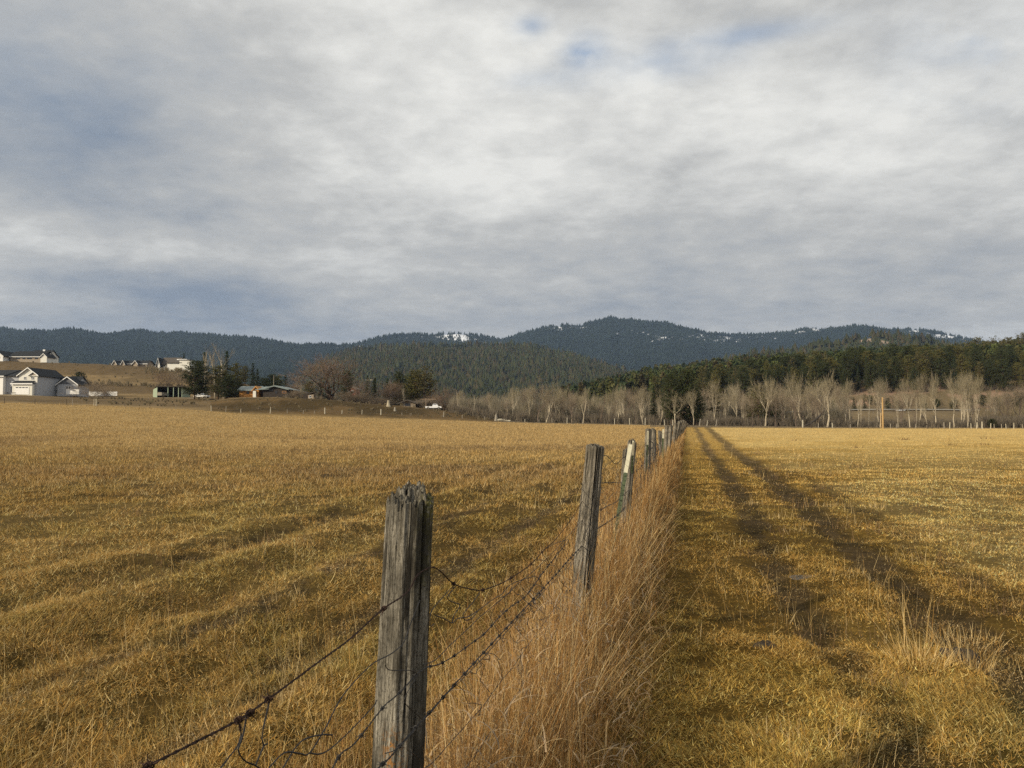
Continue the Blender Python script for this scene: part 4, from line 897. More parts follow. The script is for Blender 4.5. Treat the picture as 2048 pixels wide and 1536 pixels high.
# vehicles
M_CARW = flat_mat('white_vehicle_paint', (.78, .78, .78), .3, .02, 1); M_TYRE = flat_mat('tyre', (.02, .02, .02), .9, .1, 5)
def vehicle(name, loc, rz, L, Hh, lab, cat, truck=True, m=None):
    r = empty(name, loc, rz); tag(r, lab, cat); w = .95; hb = Hh * .55
    if truck: prof = [(-L/2, .35), (-L/2, hb), (-L*.08, hb), (-L*.02, Hh), (L*.2, Hh), (L*.29, hb * 1.05), (L/2 - .1, hb * .95), (L/2, .4)]
    else: prof = [(-L/2, .35), (-L/2, Hh * .96), (-L/2 + .2, Hh), (L*.22, Hh), (L*.34, hb * 1.1), (L/2 - .1, hb), (L/2, .4)]
    n = len(prof); V = np.array([[x, -w, z] for x, z in prof] + [[x, w, z] for x, z in prof]); V[:, 1] *= np.where(V[:, 2] > hb * 1.1, .86, 1)
    me = bpy.data.meshes.new('body'); me.from_pydata([tuple(v) for v in V], [], [list(range(n)), list(range(2 * n - 1, n - 1, -1))] + [[i, i + n, (i + 1) % n + n, (i + 1) % n] for i in range(n)]); me.materials.append(m or M_CARW); obj('body', me, r)
    x0, x1 = (-.01 * L, .19 * L) if truck else (-.1 * L, .22 * L)
    obj('side_window', npmesh('side_window', *box(x0, x1, -w * .93, w * .93, hb * 1.12, Hh * .92)[:2], mat=M_PANE), r)
    for x in (-L * .32, L * .32):
        for y in (-w, w - .22):
            wh = obj('wheel', npmesh('wheel', *tube(np.array([[x, y, .36], [x, y + .22, .36]]), .36, 14), mat=M_TYRE), r)
            obj('rim', npmesh('rim', *tube(np.array([[x, y - .01, .36], [x, y + .23, .36]]), .2, 10), mat=M_PGREY), wh)
vehicle('pickup_truck', at(867, 818.5, 226), R(4), 4.6, 1.5, 'white pickup truck parked on the mound crest beside the utility pole', 'truck')
vehicle('van', at(1803.5, 829.5, 337), R(3), 4.4, 1.95, 'white van driving on the far road behind the curved cottonwood', 'van', False)
vehicle('parked_car', at(326, 793.2, 283), R(80), 4.2, 1.45, 'grey car parked under the left bay of the green carport', 'car', False, M_PGREY)
vehicle('pickup_truck', at(404, 796, 256), R(170), 4.8, 1.6, 'white truck parked between the two big pines by the carport', 'truck')

# sign, guardrail and road on the right
M_ROAD = flat_mat('asphalt', (.055, .055, .057), .9, .15, .8); M_STEEL = flat_mat('galvanised_rail', (.38, .38, .36), .5, .1, 2, .3)
pxs = np.arange(1380, 2500, 20.); YR = 335.
V = []
for px in pxs:
    for Y in (331., 339.5): x = (px - 1024) / F * Y; V.append([x, Y, Hs(x, Y) + .25])
n = len(pxs); Q = [[2 * i, 2 * i + 2, 2 * i + 3, 2 * i + 1] for i in range(n - 1)]
tag(obj('road', npmesh('road', V, Q, mat=M_ROAD)), 'grey highway crossing behind the cottonwoods', 'road', kind='structure')
gr = empty('guardrail', on(1700, 330)); tag(gr, 'long pale steel guardrail along the road behind the cottonwoods', 'guardrail'); GL = gr.location.copy()
gp = np.arange(1500, 2016, 10.); gx = (gp - 1024) / F * 330; gy = gp * 0 + 330; gz = H(gx, gy) + .1
gz = np.convolve(np.pad(gz, 6, 'edge'), np.ones(13) / 13, 'valid')
for px in range(1500, 2016, 16):
    x = (px - 1024) / F * 330; z = float(np.interp(x, gx, gz)); obj('post', npmesh('post', *box(x - .09, x + .09, 330.1, 330.3, z - .8, z + .72)[:2], mat=M_PDARK), gr, -GL)
P = [(np.array([[gx[i], 330.0, gz[i] + lo], [gx[i + 1], 330.0, gz[i + 1] + lo], [gx[i + 1], 330.06, gz[i + 1] + lo], [gx[i], 330.06, gz[i] + lo], [gx[i], 330.0, gz[i] + hi], [gx[i + 1], 330.0, gz[i + 1] + hi], [gx[i + 1], 330.06, gz[i + 1] + hi], [gx[i], 330.06, gz[i] + hi]]), BQ, None) for i in range(len(gp) - 1) for lo, hi in ((.45, .58), (.60, .76))]
obj('rail', npmesh('rail', *merge(P)[:3], mat=M_STEEL), gr, -GL)
sg = empty('road_sign', on(1987, 326)); tag(sg, 'back of a grey panelled road sign on two posts beside the far road', 'road sign'); z0 = zat(825.5, 326) - sg.location.z
ph = 2.0; pw = 2.9
obj('panel', npmesh('panel', *merge([box(-pw / 2 + k * pw / 4 + .03, -pw / 2 + (k + 1) * pw / 4 - .03, 0, .05, z0 + j * ph / 3 + .03, z0 + (j + 1) * ph / 3 - .03) for k in range(4) for j in range(3)])[:3], mat=M_STEEL), sg)
for x in (-1.35, 1.2): obj('post', npmesh('post', *box(x, x + .12, .06, .16, -.3, z0 + ph)[:2], mat=M_PGREY), sg)
# ------------------------------------------------------------------ trees
def conifer(seed, kind):
    """unit-height needle tree: (trunk geometry, crown geometry); scaled by height on placing"""
    r = np.random.default_rng(seed); Hh = 12.
    t = np.linspace(0, 1, 10); tr = tube(np.stack([.12 * np.sin(t * 4 + seed), .12 * np.cos(t * 3), t * Hh * .97], -1), .20 * (1.05 - t * .95), 8)
    col = np.array([.085, .055, .038]); parts = []; limbs = []
    conf = {'fir': (.06, 2.1, .95, 46, 1.), 'pine': (.20, 3.1, .55, 34, .85), 'dense': (.10, 4.3, .6, 44, 1.), 'sparse': (.26, 2.7, .6, 24, .6)}[kind]
    z0, rad, shape, nb, dens = conf; pts = []; sz = []; cl = []
    for b_ in range(nb):
        f_ = (b_ + r.random()) / nb; z = Hh * (z0 + (1 - z0) * f_)
        if kind == 'fir': R_ = rad * (1 - f_) ** .85 + .15
        elif kind == 'dense': R_ = rad * np.sqrt(max(0, 1 - ((f_ - .36) / .66) ** 2)) * .95 + .2
        else: R_ = rad * np.sqrt(max(.02, 1 - ((f_ - .42) / .62) ** 2)) + .15
        for k in range(int(3 + 3 * dens)):
            if r.random() > dens + .1: continue
            az_ = r.uniform(0, 6.283); L = R_ * r.uniform(.62, 1.16); up = (-.12 if kind == 'fir' else .25) + r.normal(0, .12)
            d = np.array([np.cos(az_), np.sin(az_), up]); p0 = np.array([0, 0, z])
            limbs.append(tube(np.array([p0, p0 + d * L * .5, p0 + d * L]), np.array([.05, .035, .012]) * (1.3 - f_), 3, False))
            m = max(2, int(L * 3.2)); tt = np.linspace(.28, 1.0, m)
            for q in tt:
                c = p0 + d * L * q + r.normal(0, .13 + .06 * (kind != 'fir'), 3); pts.append(c); sz.append(.40 * (1.15 - .35 * q) * (1 if kind != 'fir' else .8)); cl.append(r.uniform(.7, 1.3))
    pts = np.array(pts); n = len(pts); k = 5
    P = np.repeat(pts, k, 0); S = np.repeat(sz, k); sh = np.repeat(cl, k); N = len(P)
    a = r.normal(0, 1, (N, 3)); a[:, 2] = np.abs(a[:, 2]) * .6 ; a /= np.linalg.norm(a, axis=1)[:, None]
    b2 = np.cross(a, r.normal(0, 1, (N, 3))); b2 /= np.linalg.norm(b2, axis=1)[:, None]
    c = P + a * S[:, None] * .2
    V = np.stack([c - a * S[:, None] * .5, c + b2 * S[:, None] * .20, c + a * S[:, None] * .75, c - b2 * S[:, None] * .20], 1).reshape(-1, 3)
    Q = np.arange(N * 4).reshape(-1, 4)
    base = {'fir': (.040, .062, .030), 'pine': (.105, .105, .034), 'dense': (.050, .064, .026), 'sparse': (.115, .11, .048)}[kind]
    C = np.array(base)[None] * sh[:, None] * r.uniform(.75, 1.25, (N, 1)); C[:, 0] *= r.uniform(.85, 1.3, N)
    return merge([tr + (col,)] + [l + (col,) for l in limbs]), (V, Q, None, np.repeat(C, 4, 0))
def bare(seed, kind):
    r = np.random.default_rng(seed); Hh = 12.; A, B = [], []
    K = {'cotton': dict(bark=(.44, .375, .27), twig=(.25, .212, .14), trunk=.34, n0=4, sp=.33, lv=4, r0=.34, up=.65),
         'dark':   dict(bark=(.17, .13, .10), twig=(.24, .19, .135), trunk=.34, n0=4, sp=.40, lv=4, r0=.34, up=.5),
         'round':  dict(bark=(.085, .062, .05), twig=(.20, .14, .10), trunk=.12, n0=7, sp=.58, lv=4, r0=.34, up=.3, m=6),
         'poplar': dict(bark=(.44, .38, .28), twig=(.27, .225, .155), trunk=.72, n0=9, sp=.30, lv=3, r0=.15, up=.8, m=4),
         'brush':  dict(bark=(.20, .155, .115), twig=(.25, .195, .135), trunk=.03, n0=9, sp=.5, lv=3, r0=.12, up=.35),
         'snag':   dict(bark=(.13, .095, .07), twig=(.16, .12, .09), trunk=.80, n0=3, sp=.5, lv=1, r0=.30, up=.3)}[kind]
    def grow(p, d, L, rad, lv, last):
        k = 5; P = [p]; dd = d.copy(); cr = .16 if kind != 'poplar' else .09
        for i in range(k):
            dd = dd + r.normal(0, cr, 3) + np.array([0, 0, K['up'] * .12]); dd /= np.linalg.norm(dd); P.append(P[-1] + dd * L / k)
        P = np.array(P); end = .55 if not last else .2
        g = tube(P, rad * np.linspace(1, end, k + 1), 7 if lv == 0 else (5 if lv == 1 else 3), lv < 2)
        (A if lv <= 1 else B).append(g + (np.array(K['bark']) * (1 if lv <= 1 else .9) if lv <= 2 else np.array(K['twig']),))
        if last: return
        n = K['n0'] if lv == 0 else (K.get('m', 6) if lv < K['lv'] - 1 else K.get('m', 6) + 1)
        for j in range(n):
            f_ = 1.0 if (j < 2) else r.uniform(.35, 1.0)
            if lv == 0 and kind in ('cotton', 'dark', 'snag'): f_ = 1.0 if j < 2 else r.uniform(.55, 1)
            if lv == 0 and kind == 'poplar': f_ = r.uniform(.3, 1)
            if lv == 0 and kind in ('round', 'brush'): f_ = r.uniform(.5, 1)
            q = P[0] + 0; x = f_ * k; i = min(int(x), k - 1); q = P[i] * (1 - (x - i)) + P[i + 1] * (x - i)
            dirn = P[i + 1] - P[i]; dirn /= np.linalg.norm(dirn); s = K['sp'] * (1.2 if lv else 1)
            nd = dirn + r.normal(0, s, 3) + np.array([0, 0, K['up'] * .35]); nd /= np.linalg.norm(nd)
            rr = max(.016, rad * end * (r.uniform(.62, .9) if lv == 0 else r.uniform(.45, .75))); LL = {0: .42, 1: .34, 2: .24, 3: .13}[lv] * Hh * r.uniform(.65, 1.1)
            if kind == 'poplar': LL *= .55
            if kind == 'snag': LL *= .35
            grow(q, nd, LL, rr, lv + 1, lv + 1 >= K['lv'])
    if kind == 'brush':
        for s in range(4): grow(np.array([r.normal(0, .5), r.normal(0, .5), -.1]), np.array([r.normal(0, .3), r.normal(0, .3), 1.]), Hh * .25, .1, 0, False)
    else: grow(np.array([0, 0, -.2]), np.array([r.normal(0, .06), r.normal(0, .06), 1.]), Hh * K['trunk'], K['r0'], 0, False)
    a, b_ = merge(A), merge(B) if B else None
    top = np.concatenate([a[0]] + ([b_[0]] if b_ else []))[:, 2]; s = Hh / np.percentile(top, 99.7)
    a[0][:] *= s
    if b_: b_[0][:] *= s
    return a, b_
LIB = {}
def lib(kind, i):
    if (kind, i) not in LIB:
        tr, cr = conifer(100 + i * 7 + len(kind), kind) if kind in ('fir', 'pine', 'dense', 'sparse') else bare(200 + i * 11 + len(kind), kind)
        cm = M_LEAF if kind in ('fir', 'pine', 'dense', 'sparse') else M_TWIG
        LIB[(kind, i)] = (npmesh('trunk', tr[0], tr[1], tr[2], tr[3], M_BARK, True), npmesh('crown', cr[0], cr[1], cr[2], cr[3], cm) if cr else None)
    return LIB[(kind, i)]
NAMES = {'fir': 'fir_tree', 'pine': 'pine_tree', 'dense': 'pine_tree', 'sparse': 'pine_tree', 'cotton': 'cottonwood_tree', 'dark': 'cottonwood_tree', 'round': 'bare_tree', 'poplar': 'poplar_tree', 'brush': 'bare_shrub', 'snag': 'dead_tree'}
def plant(kind, i, px, Y, top, lab, group=None, wide=1., hgt=None, rz=None, x=None, parts=True, sink=0.):
    X_ = (px - 1024) / F * Y if x is None else x; z = Hs(X_, Y) - sink
    h_ = hgt if hgt else at(px, top, Y).z - z
    tm, cm = lib(kind, i); s = h_ / 12.
    root = empty(NAMES[kind], (X_, Y, z), rng.uniform(0, 6.28) if rz is None else rz)
    root.scale = (s * wide, s * wide, s)
    tag(root, lab, 'shrub' if kind == 'brush' else 'tree', group)
    obj('trunk', tm, root)
    if cm: obj('crown', cm, root)
    return root
# trees round the houses, left to right
L_ = [('dense', 1, 158, 300, 745, 'small round dark tree alone on the terrace behind the grey house', 1.0),
 ('brush', 0, 186, 243, 757, 'wide bare twiggy bush in front of the white yard fence', 1.9),
 ('brush', 1, 214, 240, 774, 'lower bare bush right of the wide twiggy one', 1.6),
 ('round', 2, 338, 325, 744, 'rusty brown leafless bush on the terrace above the carport', 1.5),
 ('brush', 2, 365, 325, 742, 'grey brown bush between the rusty bush and the dark pine', 1.3),
 ('poplar', 0, 405, 275, 699, 'thin bare poplar rising just right of the dark round pine', .8),
 ('fir', 0, 366, 450, 706, 'small dark fir behind the roof of the large pale house', 1.1),
 ('fir', 1, 407, 280, 706, 'dark narrow fir behind the bare poplar beside the round pine', 1.0),
 ('poplar', 1, 429, 268, 682, 'tallest bare poplar with straight pale trunk above the green pines', .8),
 ('poplar', 2, 447, 275, 686, 'bare poplar with forked pale stem above the spreading pine', 1.0),
 ('fir', 2, 452, 290, 704, 'pointed fir wrapped round the forked bare poplar', 1.0),
 ('dense', 0, 390, 250, 723, 'big dark rounded pine at the end of the gravel drive', 1.12),
 ('pine', 1, 437, 250, 733, 'olive green spreading pine right of the big dark pine', 1.25),
 ('dense', 2, 455, 246, 752, 'broad dark lower pine half covering the log house', 1.35),
 ('dense', 1, 478, 255, 764, 'low dark pine beside the orange wall of the log house', 1.2),
 ('pine', 2, 470, 300, 728, 'thin sparse pine behind the spreading pines', .9),
 ('pine', 0, 489, 415, 733, 'left of the two dark pines on the bench end', 1.1), ('fir', 0, 505, 412, 727, 'taller pointed dark pine on the bench end', 1.25), ('fir', 1, 514, 405, 738, 'short dark fir close against the taller pointed pine on the bench end', 1.3),
 ('dense', 2, 526, 410, 756, 'tiny round tree right of the bench end pines', 1.1),
 ('dense', 0, 543, 300, 750, 'dark bushy pine behind the grey green roof of the log house', .9), ('pine', 1, 556, 310, 752, 'second dark pine behind the dark gable of the log house', 1.1), ('fir', 2, 571, 290, 750, 'pointed fir over the right end of the dark gable', 1.1),
 ('round', 0, 586, 262, 758, 'brown leafless tree right of the dark gable', .8), ('poplar', 0, 602, 240, 764, 'slim birch-like bare tree with white trunk left of the small shed', .9),
 ('pine', 2, 618, 290, 764, 'green pine behind the small cream shed', 1.2), ('fir', 1, 642, 245, 757, 'blue green spruce left of the reddish willow trunk', 1.3), ('fir', 0, 657, 240, 772, 'short blue green spruce under the reddish willow', 1.7),
 ('round', 1, 666, 236, 710, 'largest leafless tree, reddish vase-shaped willow on the mound', 1.6),
 ('dense', 1, 694, 275, 744, 'dark upright pine behind the right side of the willow', .62),
 ('brush', 3, 690, 232, 780, 'reddish bush at the foot of the willow', 1.6), ('round', 2, 719, 262, 760, 'yellow brown leafless tree right of the brick house', .85),
 ('fir', 2, 735, 268, 752, 'narrow dark spruce behind the yellow brown tree', 1.0), ('fir', 1, 749, 245, 756, 'dark blue green spruce right of the yellow brown tree', 1.5), ('brush', 1, 735, 234, 782, 'dark red bush below the blue green spruce', 1.6),
 ('fir', 0, 774, 262, 757, 'pointed fir top showing above the brown leafless trees', 1.1), ('round', 0, 776, 240, 764, 'brown rounded leafless tree left of the bungalow', .95), ('round', 1, 792, 244, 760, 'second brown rounded leafless tree behind the bungalow roof', 1.0),
 ('dense', 2, 797, 262, 745, 'dark pine tip behind the brown leafless trees', .6), ('fir', 2, 811, 262, 752, 'smaller dark fir left of the two tall pines', 1.0), ('poplar', 1, 808, 238, 768, 'pale thin bare tree against the tall dark pines', .9),
 ('pine', 0, 831, 248, 742, 'tall dark pine right of the bungalow gable', 1.2), ('dense', 1, 824, 252, 752, 'dark pine overlapping the left side of the tall pine', .8),
 ('sparse', 1, 849, 246, 734, 'tallest sparse pine above the bungalow with open branches', 1.15), ('sparse', 0, 860, 250, 748, 'thin open pine at the right edge of the tall pair', 1.0),
 ('round', 2, 886, 236, 773, 'rounded rosy brown leafless tree right of the pickup truck', 1.35), ('round', 0, 870, 245, 782, 'lower leafless tree behind the utility pole', 1.2),
 ('brush', 0, 765, 232, 790, 'low dark brush left of the bungalow', 1.8), ('brush', 2, 850, 238, 795, 'low reddish brush between the bungalow and the pole', 1.8), ('brush', 3, 715, 236, 789, 'low red brush below the brick house', 1.8), ('brush', 1, 590, 238, 778, 'dark brush right of the log house', 1.7)]
for k, i, px, Y, top, lab, w in L_: plant(k, i, px, Y, top, lab, wide=w)
ORD = 'first second third fourth fifth sixth seventh eighth ninth tenth eleventh twelfth thirteenth fourteenth fifteenth sixteenth seventeenth eighteenth nineteenth twentieth'.split()
# river bottom: cottonwoods one by one, (px, top, kind, wide, Y)
CW = [(915,779,'cotton',.6,212),(943,797,'snag',.8,208),(958,790,'snag',.5,206),(980,786,'cotton',.5,206),(1024,768,'cotton',.8,210),(1055,768,'cotton',.8,208),(1076,766,'dark',.9,206),(1093,760,'cotton',1.,204),(1119,776,'cotton',.7,212),(1126,784,'dark',.5,206),(1144,778,'dark',.8,204),
 (1166,772,'cotton',.6,202),(1202,786,'snag',.6,200),(1218,780,'cotton',.7,205),(1237,768,'cotton',.8,206),(1254,774,'cotton',.8,212),(1271,782,'dark',.5,200),(1287,771,'cotton',1.,204),(1320,774,'cotton',.8,202),(1351,779,'cotton',1.,196),(1387,776,'cotton',.7,196),
 (1427,757,'cotton',.6,194),(1450,808,'poplar',.7,192),(1472,778,'cotton',.8,196),(1488,788,'dark',.6,192),(1530,750,'cotton',.95,186),(1505,792,'dark',.6,190),(1566,780,'dark',.8,190),(1573,772,'cotton',.8,196),(1604,741,'cotton',.9,188),(1592,790,'dark',.8,184),(1636,794,'dark',.6,182),
 (1654,739,'cotton',1.1,182),(1689,755,'cotton',.5,186),(1700,798,'poplar',.8,180),(1720,792,'poplar',.7,178),(1736,772,'poplar',.8,180),(1753,793,'poplar',.5,178),(1759,751,'cotton',.7,182),(1795,785,'cotton',.5,176),(1819,747,'cotton',.7,178),(1831,790,'poplar',.6,176),(1837,743,'cotton',.6,180),
 (1870,741,'cotton',.85,178),(1907,739,'cotton',.75,178),(1921,737,'cotton',.75,184),(1934,744,'cotton',.7,176),(1955,746,'cotton',.8,176),(1985,788,'dark',.7,174),(2012,775,'dark',.9,180),(2036,762,'dark',1.,182),(2060,760,'dark',1.,180)]
idx = {'cotton': 0, 'dark': 0, 'poplar': 0, 'snag': 0}
lookw = {'cotton': 'pale trunked bare cottonwood', 'dark': 'dark trunked bare cottonwood', 'poplar': 'slender bare pale tree', 'snag': 'broken dark dead trunk'}
marks = [(914, 'the rosy leafless tree'), (1005, 'the driftwood log'), (1340, 'the tall dark pine pair'), (1765, 'the tan pole')]
cnt = {}
for px, top, k, w, Y in CW:
    w = w * (.8 if px > 1690 else 1.)
    m = min(marks, key=lambda q: abs(q[0] - px)); side = 'right' if px > m[0] else 'left'
    sib = sorted([c[0] for c in CW if c[2] == k and (c[0] > m[0]) == (px > m[0]) and min(marks, key=lambda q: abs(q[0] - c[0])) == m], key=lambda v: abs(v - m[0]))
    nth = sib.index(px); lab = f"{lookw[k]}, {ORD[nth]} of its kind going {side} from {m[1]}"
    idx[k] += 1; plant(k, idx[k] % {'cotton': 7, 'dark': 4, 'poplar': 3, 'snag': 2}[k], px, Y, top, lab, 'cottonwoods along the river bottom', w * .86)
slim = 'thin bare tree packed in the belt behind the cottonwoods'
for n_ in range(155):
    px = rng.uniform(908, 1700) if n_ < 140 else rng.uniform(1700, 2070); Y = rng.uniform(203, 238) if px < 1500 else rng.uniform(188, 225)
    if px > 1700: Y = rng.uniform(174, 195)
    k, i = [('poplar', 0), ('poplar', 1), ('poplar', 2), ('cotton', 3), ('cotton', 5), ('dark', 1), ('dark', 2)][rng.integers(0, 7)]
    plant(k, i, px, Y, rng.uniform(770, 806) + (8 if px < 1000 else 0) - (10 if px > 1450 else 0), slim, 'thin bare trees in the belt', rng.uniform(.5, .8) if k != 'poplar' else rng.uniform(.8, 1.2))
# conifers among them
for k, i, px, Y, top, lab, w in [('fir', 1, 1307, 205, 772, 'narrow dark conifer left of the tall pine pair behind the far fence', .8), ('dense', 0, 1343, 198, 751, 'left of the two tall dark pines behind the far fence', .6), ('dense', 1, 1374, 200, 741, 'right and taller of the two dark pines behind the far fence', .62),
  ('dense', 1, 1394, 200, 786, 'short dark bushy pine right of the tall pair', .8), ('sparse', 0, 1428, 205, 750, 'rusty tipped pine behind the forked pale cottonwood', .8), ('sparse', 1, 1516, 190, 772, 'open pine with a dark bare trunk among the cottonwoods', 1.1),
  ('sparse', 2, 1500, 196, 790, 'lower sparse pine left of the open dark trunked one', 1.2), ('dense', 2, 1538, 205, 786, 'small olive bush pine behind the forked cottonwood', 1.1), ('dense', 0, 1984, 165, 838, 'dark round bush behind the fence below the road sign', 1.6)]:
    plant(k, i, px, Y, top, lab, wide=w)
# shrubs and young pines on the road bank
bank_lab = {'dense': 'dark shrubby tree on the bank behind the road', 'fir': 'young pointed pine on the bank behind the road'}
for px, top, k, w in [(1708,795,'fir',1.4),(1728,797,'fir',1.5),(1690,800,'dense',1.),(1670,798,'dense',1.1),(1752,800,'dense',1.),(1777,806,'dense',1.2),(1800,802,'dense',1.1),(1812,798,'dense',1.),(1740,790,'dense',.8),(1775,796,'dense',1.),(1850,806,'dense',1.2),(1875,798,'dense',1.),(1908,800,'dense',1.2),(1940,796,'dense',1.3),(1965,790,'dense',1.1),(1990,795,'dense',1.1),(2015,788,'dense',1.2),(2040,785,'dense',1.3),(2060,792,'dense',1.2),(1620,800,'dense',1.2),(1590,802,'dense',1.1),(1560,795,'dense',1.3),(1645,806,'dense',1.)]:
    plant(k, int(rng.integers(0, 3)), px, 352 + rng.uniform(-4, 22), top, bank_lab[k], 'shrubs on the road bank', w)
# bare thickets: whips and saplings nobody could count
def thicket(n, cells, seed, hs, whips, lean=.12, cols=((.195, .17, .12), (.225, .195, .135), (.145, .125, .095)), rad=.018):
    r = np.random.default_rng(seed); out = []
    for _ in range(n):
        px0, px1, y0, y1, h0, h1 = cells[r.integers(0, len(cells))]; px = r.uniform(px0, px1); Y = r.uniform(y0, y1); x = (px - 1024) / F * Y; z = Hs(x, Y); hh = r.uniform(h0, h1)
        m = whips; az_ = r.uniform(0, 6.28, m); P = np.stack([x + r.normal(0, hh * .10, m), Y + r.normal(0, hh * .10, m), np.full(m, z - .1)], -1)
        start = r.uniform(0, .45, m) ** 1.3 * hh; P[:, 2] += start; P[:, 0] += np.cos(az_) * start * .18; P[:, 1] += np.sin(az_) * start * .18
        V, Q, Tt, ix = blades_r(r, P, az_, (hh - start) * r.uniform(.55, 1.05, m), np.full(m, rad * 2) * r.uniform(.8, 2.0, m), np.abs(r.normal(lean, .12, m)), r.uniform(.05, .75, m), 4)
        C = np.array(cols)[r.integers(0, len(cols), m)] * r.uniform(.75, 1.25, (m, 1)); out.append((V, Q, Tt, C[ix]))
    return merge(out)
def blades_r(r, P, az_, hg, wd, p0, p1, k):
    V, Q, Tt, ix = blades(P, az_, hg, wd, p0, p1, k, r.uniform(-.6, .6, len(P))); return V, Q, Tt, ix
o = obj('thicket', npmesh('thicket', *thicket(340, [(950, 1130, 215, 250, 5, 8.5), (900, 965, 215, 245, 3, 6), (1100, 1340, 215, 250, 5, 9), (1400, 1520, 212, 240, 5, 10), (1480, 1690, 205, 240, 5, 9.), (905, 1300, 218, 245, 4, 8)], 5, 0, 85), M_TWIG)); tag(o, 'grey brown leafless saplings massed behind the cottonwoods', 'thicket', kind='stuff')
o = obj('brush', npmesh('brush', *thicket(760, [(900, 1400, 200, 214, 2, 3.6), (1400, 1700, 186, 200, 1.6, 3), (1690, 2120, 172, 200, 1.2, 2.4), (1500, 2120, 205, 300, 1.3, 2.8), (1960, 2100, 166, 180, 2, 3.5), (570, 900, 236, 250, 1.5, 4)], 6, 0, 60, .3, ((.14, .115, .085), (.175, .145, .105), (.10, .085, .065)), .022), M_TWIG)); tag(o, 'low dark leafless brush along the foot of the trees', 'brush', kind='stuff')
o = obj('bank_weeds', npmesh('bank_weeds', *thicket(760, [(1450, 2120, 345, 405, 1.5, 4.), (150, 420, 325, 335, 1, 2.6), (290, 420, 408, 430, 1.5, 3), (1960, 2120, 200, 330, 3, 8), (160, 420, 180, 250, .4, 1.1), (430, 980, 178, 214, .3, .9), (430, 980, 178, 214, .3, .7), (0, 400, 340, 440, .5, 1.4)], 8, 0, 50, .3, ((.20, .15, .10), (.17, .14, .085), (.13, .11, .06)), .03), M_TWIG)); tag(o, 'dry weeds and scrub on the road bank and terraces', 'scrub', kind='stuff')

# ------------------------------------------------------------------ pine forest on the right-hand slope
grp = 'pines crowding the forested slope'
cand = []
for _ in range(3600):
    px = rng.uniform(1120, 2120); Y = 392 + 573 * rng.random() ** 1.0
    cand.append((px, Y))
cand.sort(key=lambda c: c[1]); chosen = []; rest = []
for px, Y in cand:
    lim = 393 + 6 * math.sin(px * .05) + max(0, (1500 - px)) * .25
    if Y < lim: continue
    if len(chosen) < 240: chosen.append((px, Y))
    else: rest.append((px, Y))
sky_right = [(1937,681,640),(1958,676,620),(1990,674,610),(1975,684,650),(2008,679,620),(2022,676,600),(2040,670,590),(2050,668,600),(1920,687,660),(1900,690,680),(2030,684,560),(1950,690,560),(1880,692,700),(1860,691,700)]
for px, Y in chosen:
    k, i = [('pine', 0), ('pine', 1), ('pine', 2), ('dense', 2), ('dense', 0), ('dense', 1), ('fir', 1), ('sparse', 1)][rng.integers(0, 8)]
    plant(k, i, px, Y, 0, 'dark green pine packed among its neighbours on the forested slope', grp, rng.uniform(.55, .85), hgt=rng.uniform(12, 19))
for n_, (px, top, Y) in enumerate(sky_right):
    plant(['sparse', 'pine'][n_ % 2], n_ % 3, px, Y, top, f'tall pine breaking the skyline above the forested slope, {ORD[n_]} counted from the photo edge' if False else 'tall open pine breaking the skyline at the top of the forested slope', 'pines on the skyline', .8)
def forest_np(N, x, y, z, h, r, nq, base, seed, squash=1.):
    """many small needle trees in one mesh: ragged stacks of leaf sprays"""
    rg = np.random.default_rng(seed); t = rg.random((N, nq)) ** .8
    prof = np.sqrt(np.clip(1 - ((t - .28) / .75) ** 2, 0, 1)) * (1 - .35 * t)
    az_ = rg.uniform(0, 6.283, (N, nq)); rad = r[:, None] * prof * rg.uniform(.35, 1.1, (N, nq))
    c = np.stack([x[:, None] + rad * np.cos(az_), y[:, None] + rad * np.sin(az_), z[:, None] + h[:, None] * (.12 + .86 * t)], -1).reshape(-1, 3)
    M = N * nq; S = np.repeat(h, nq) * .062 * rg.uniform(.7, 1.4, M)
    a = rg.normal(0, 1, (M, 3)); a[:, 2] = np.abs(a[:, 2]); a /= np.linalg.norm(a, axis=1)[:, None]; b_ = np.cross(a, rg.normal(0, 1, (M, 3))); b_ /= np.linalg.norm(b_, axis=1)[:, None] + 1e-6
    V = np.stack([c - a * S[:, None], c + b_ * S[:, None] * .55, c + a * S[:, None], c - b_ * S[:, None] * .55], 1).reshape(-1, 3)
    col = base[rg.integers(0, len(base), N)] * rg.uniform(.7, 1.3, (N, 1)); C = np.repeat(np.repeat(col, nq, 0) * rg.uniform(.8, 1.2, (M, 1)), 4, 0)
    return V, np.arange(M * 4).reshape(-1, 4), None, C
rp = np.array(rest); X_ = (rp[:, 0] - 1024) / F * rp[:, 1]; Z_ = H(X_, rp[:, 1]); hh = rng.uniform(12, 21, len(rp))
BASE_R = 1.05 * np.array([[.070, .078, .027], [.066, .078, .026], [.052, .068, .026], [.082, .080, .030], [.075, .062, .030], [.045, .062, .03]])
o = obj('pine_forest', npmesh('pine_forest', *forest_np(len(rp), X_, rp[:, 1], Z_, hh, hh * .17, 170, BASE_R, 3), M_LEAF)); tag(o, 'dense pine forest covering the right slope behind its front trees', 'forest', kind='stuff')

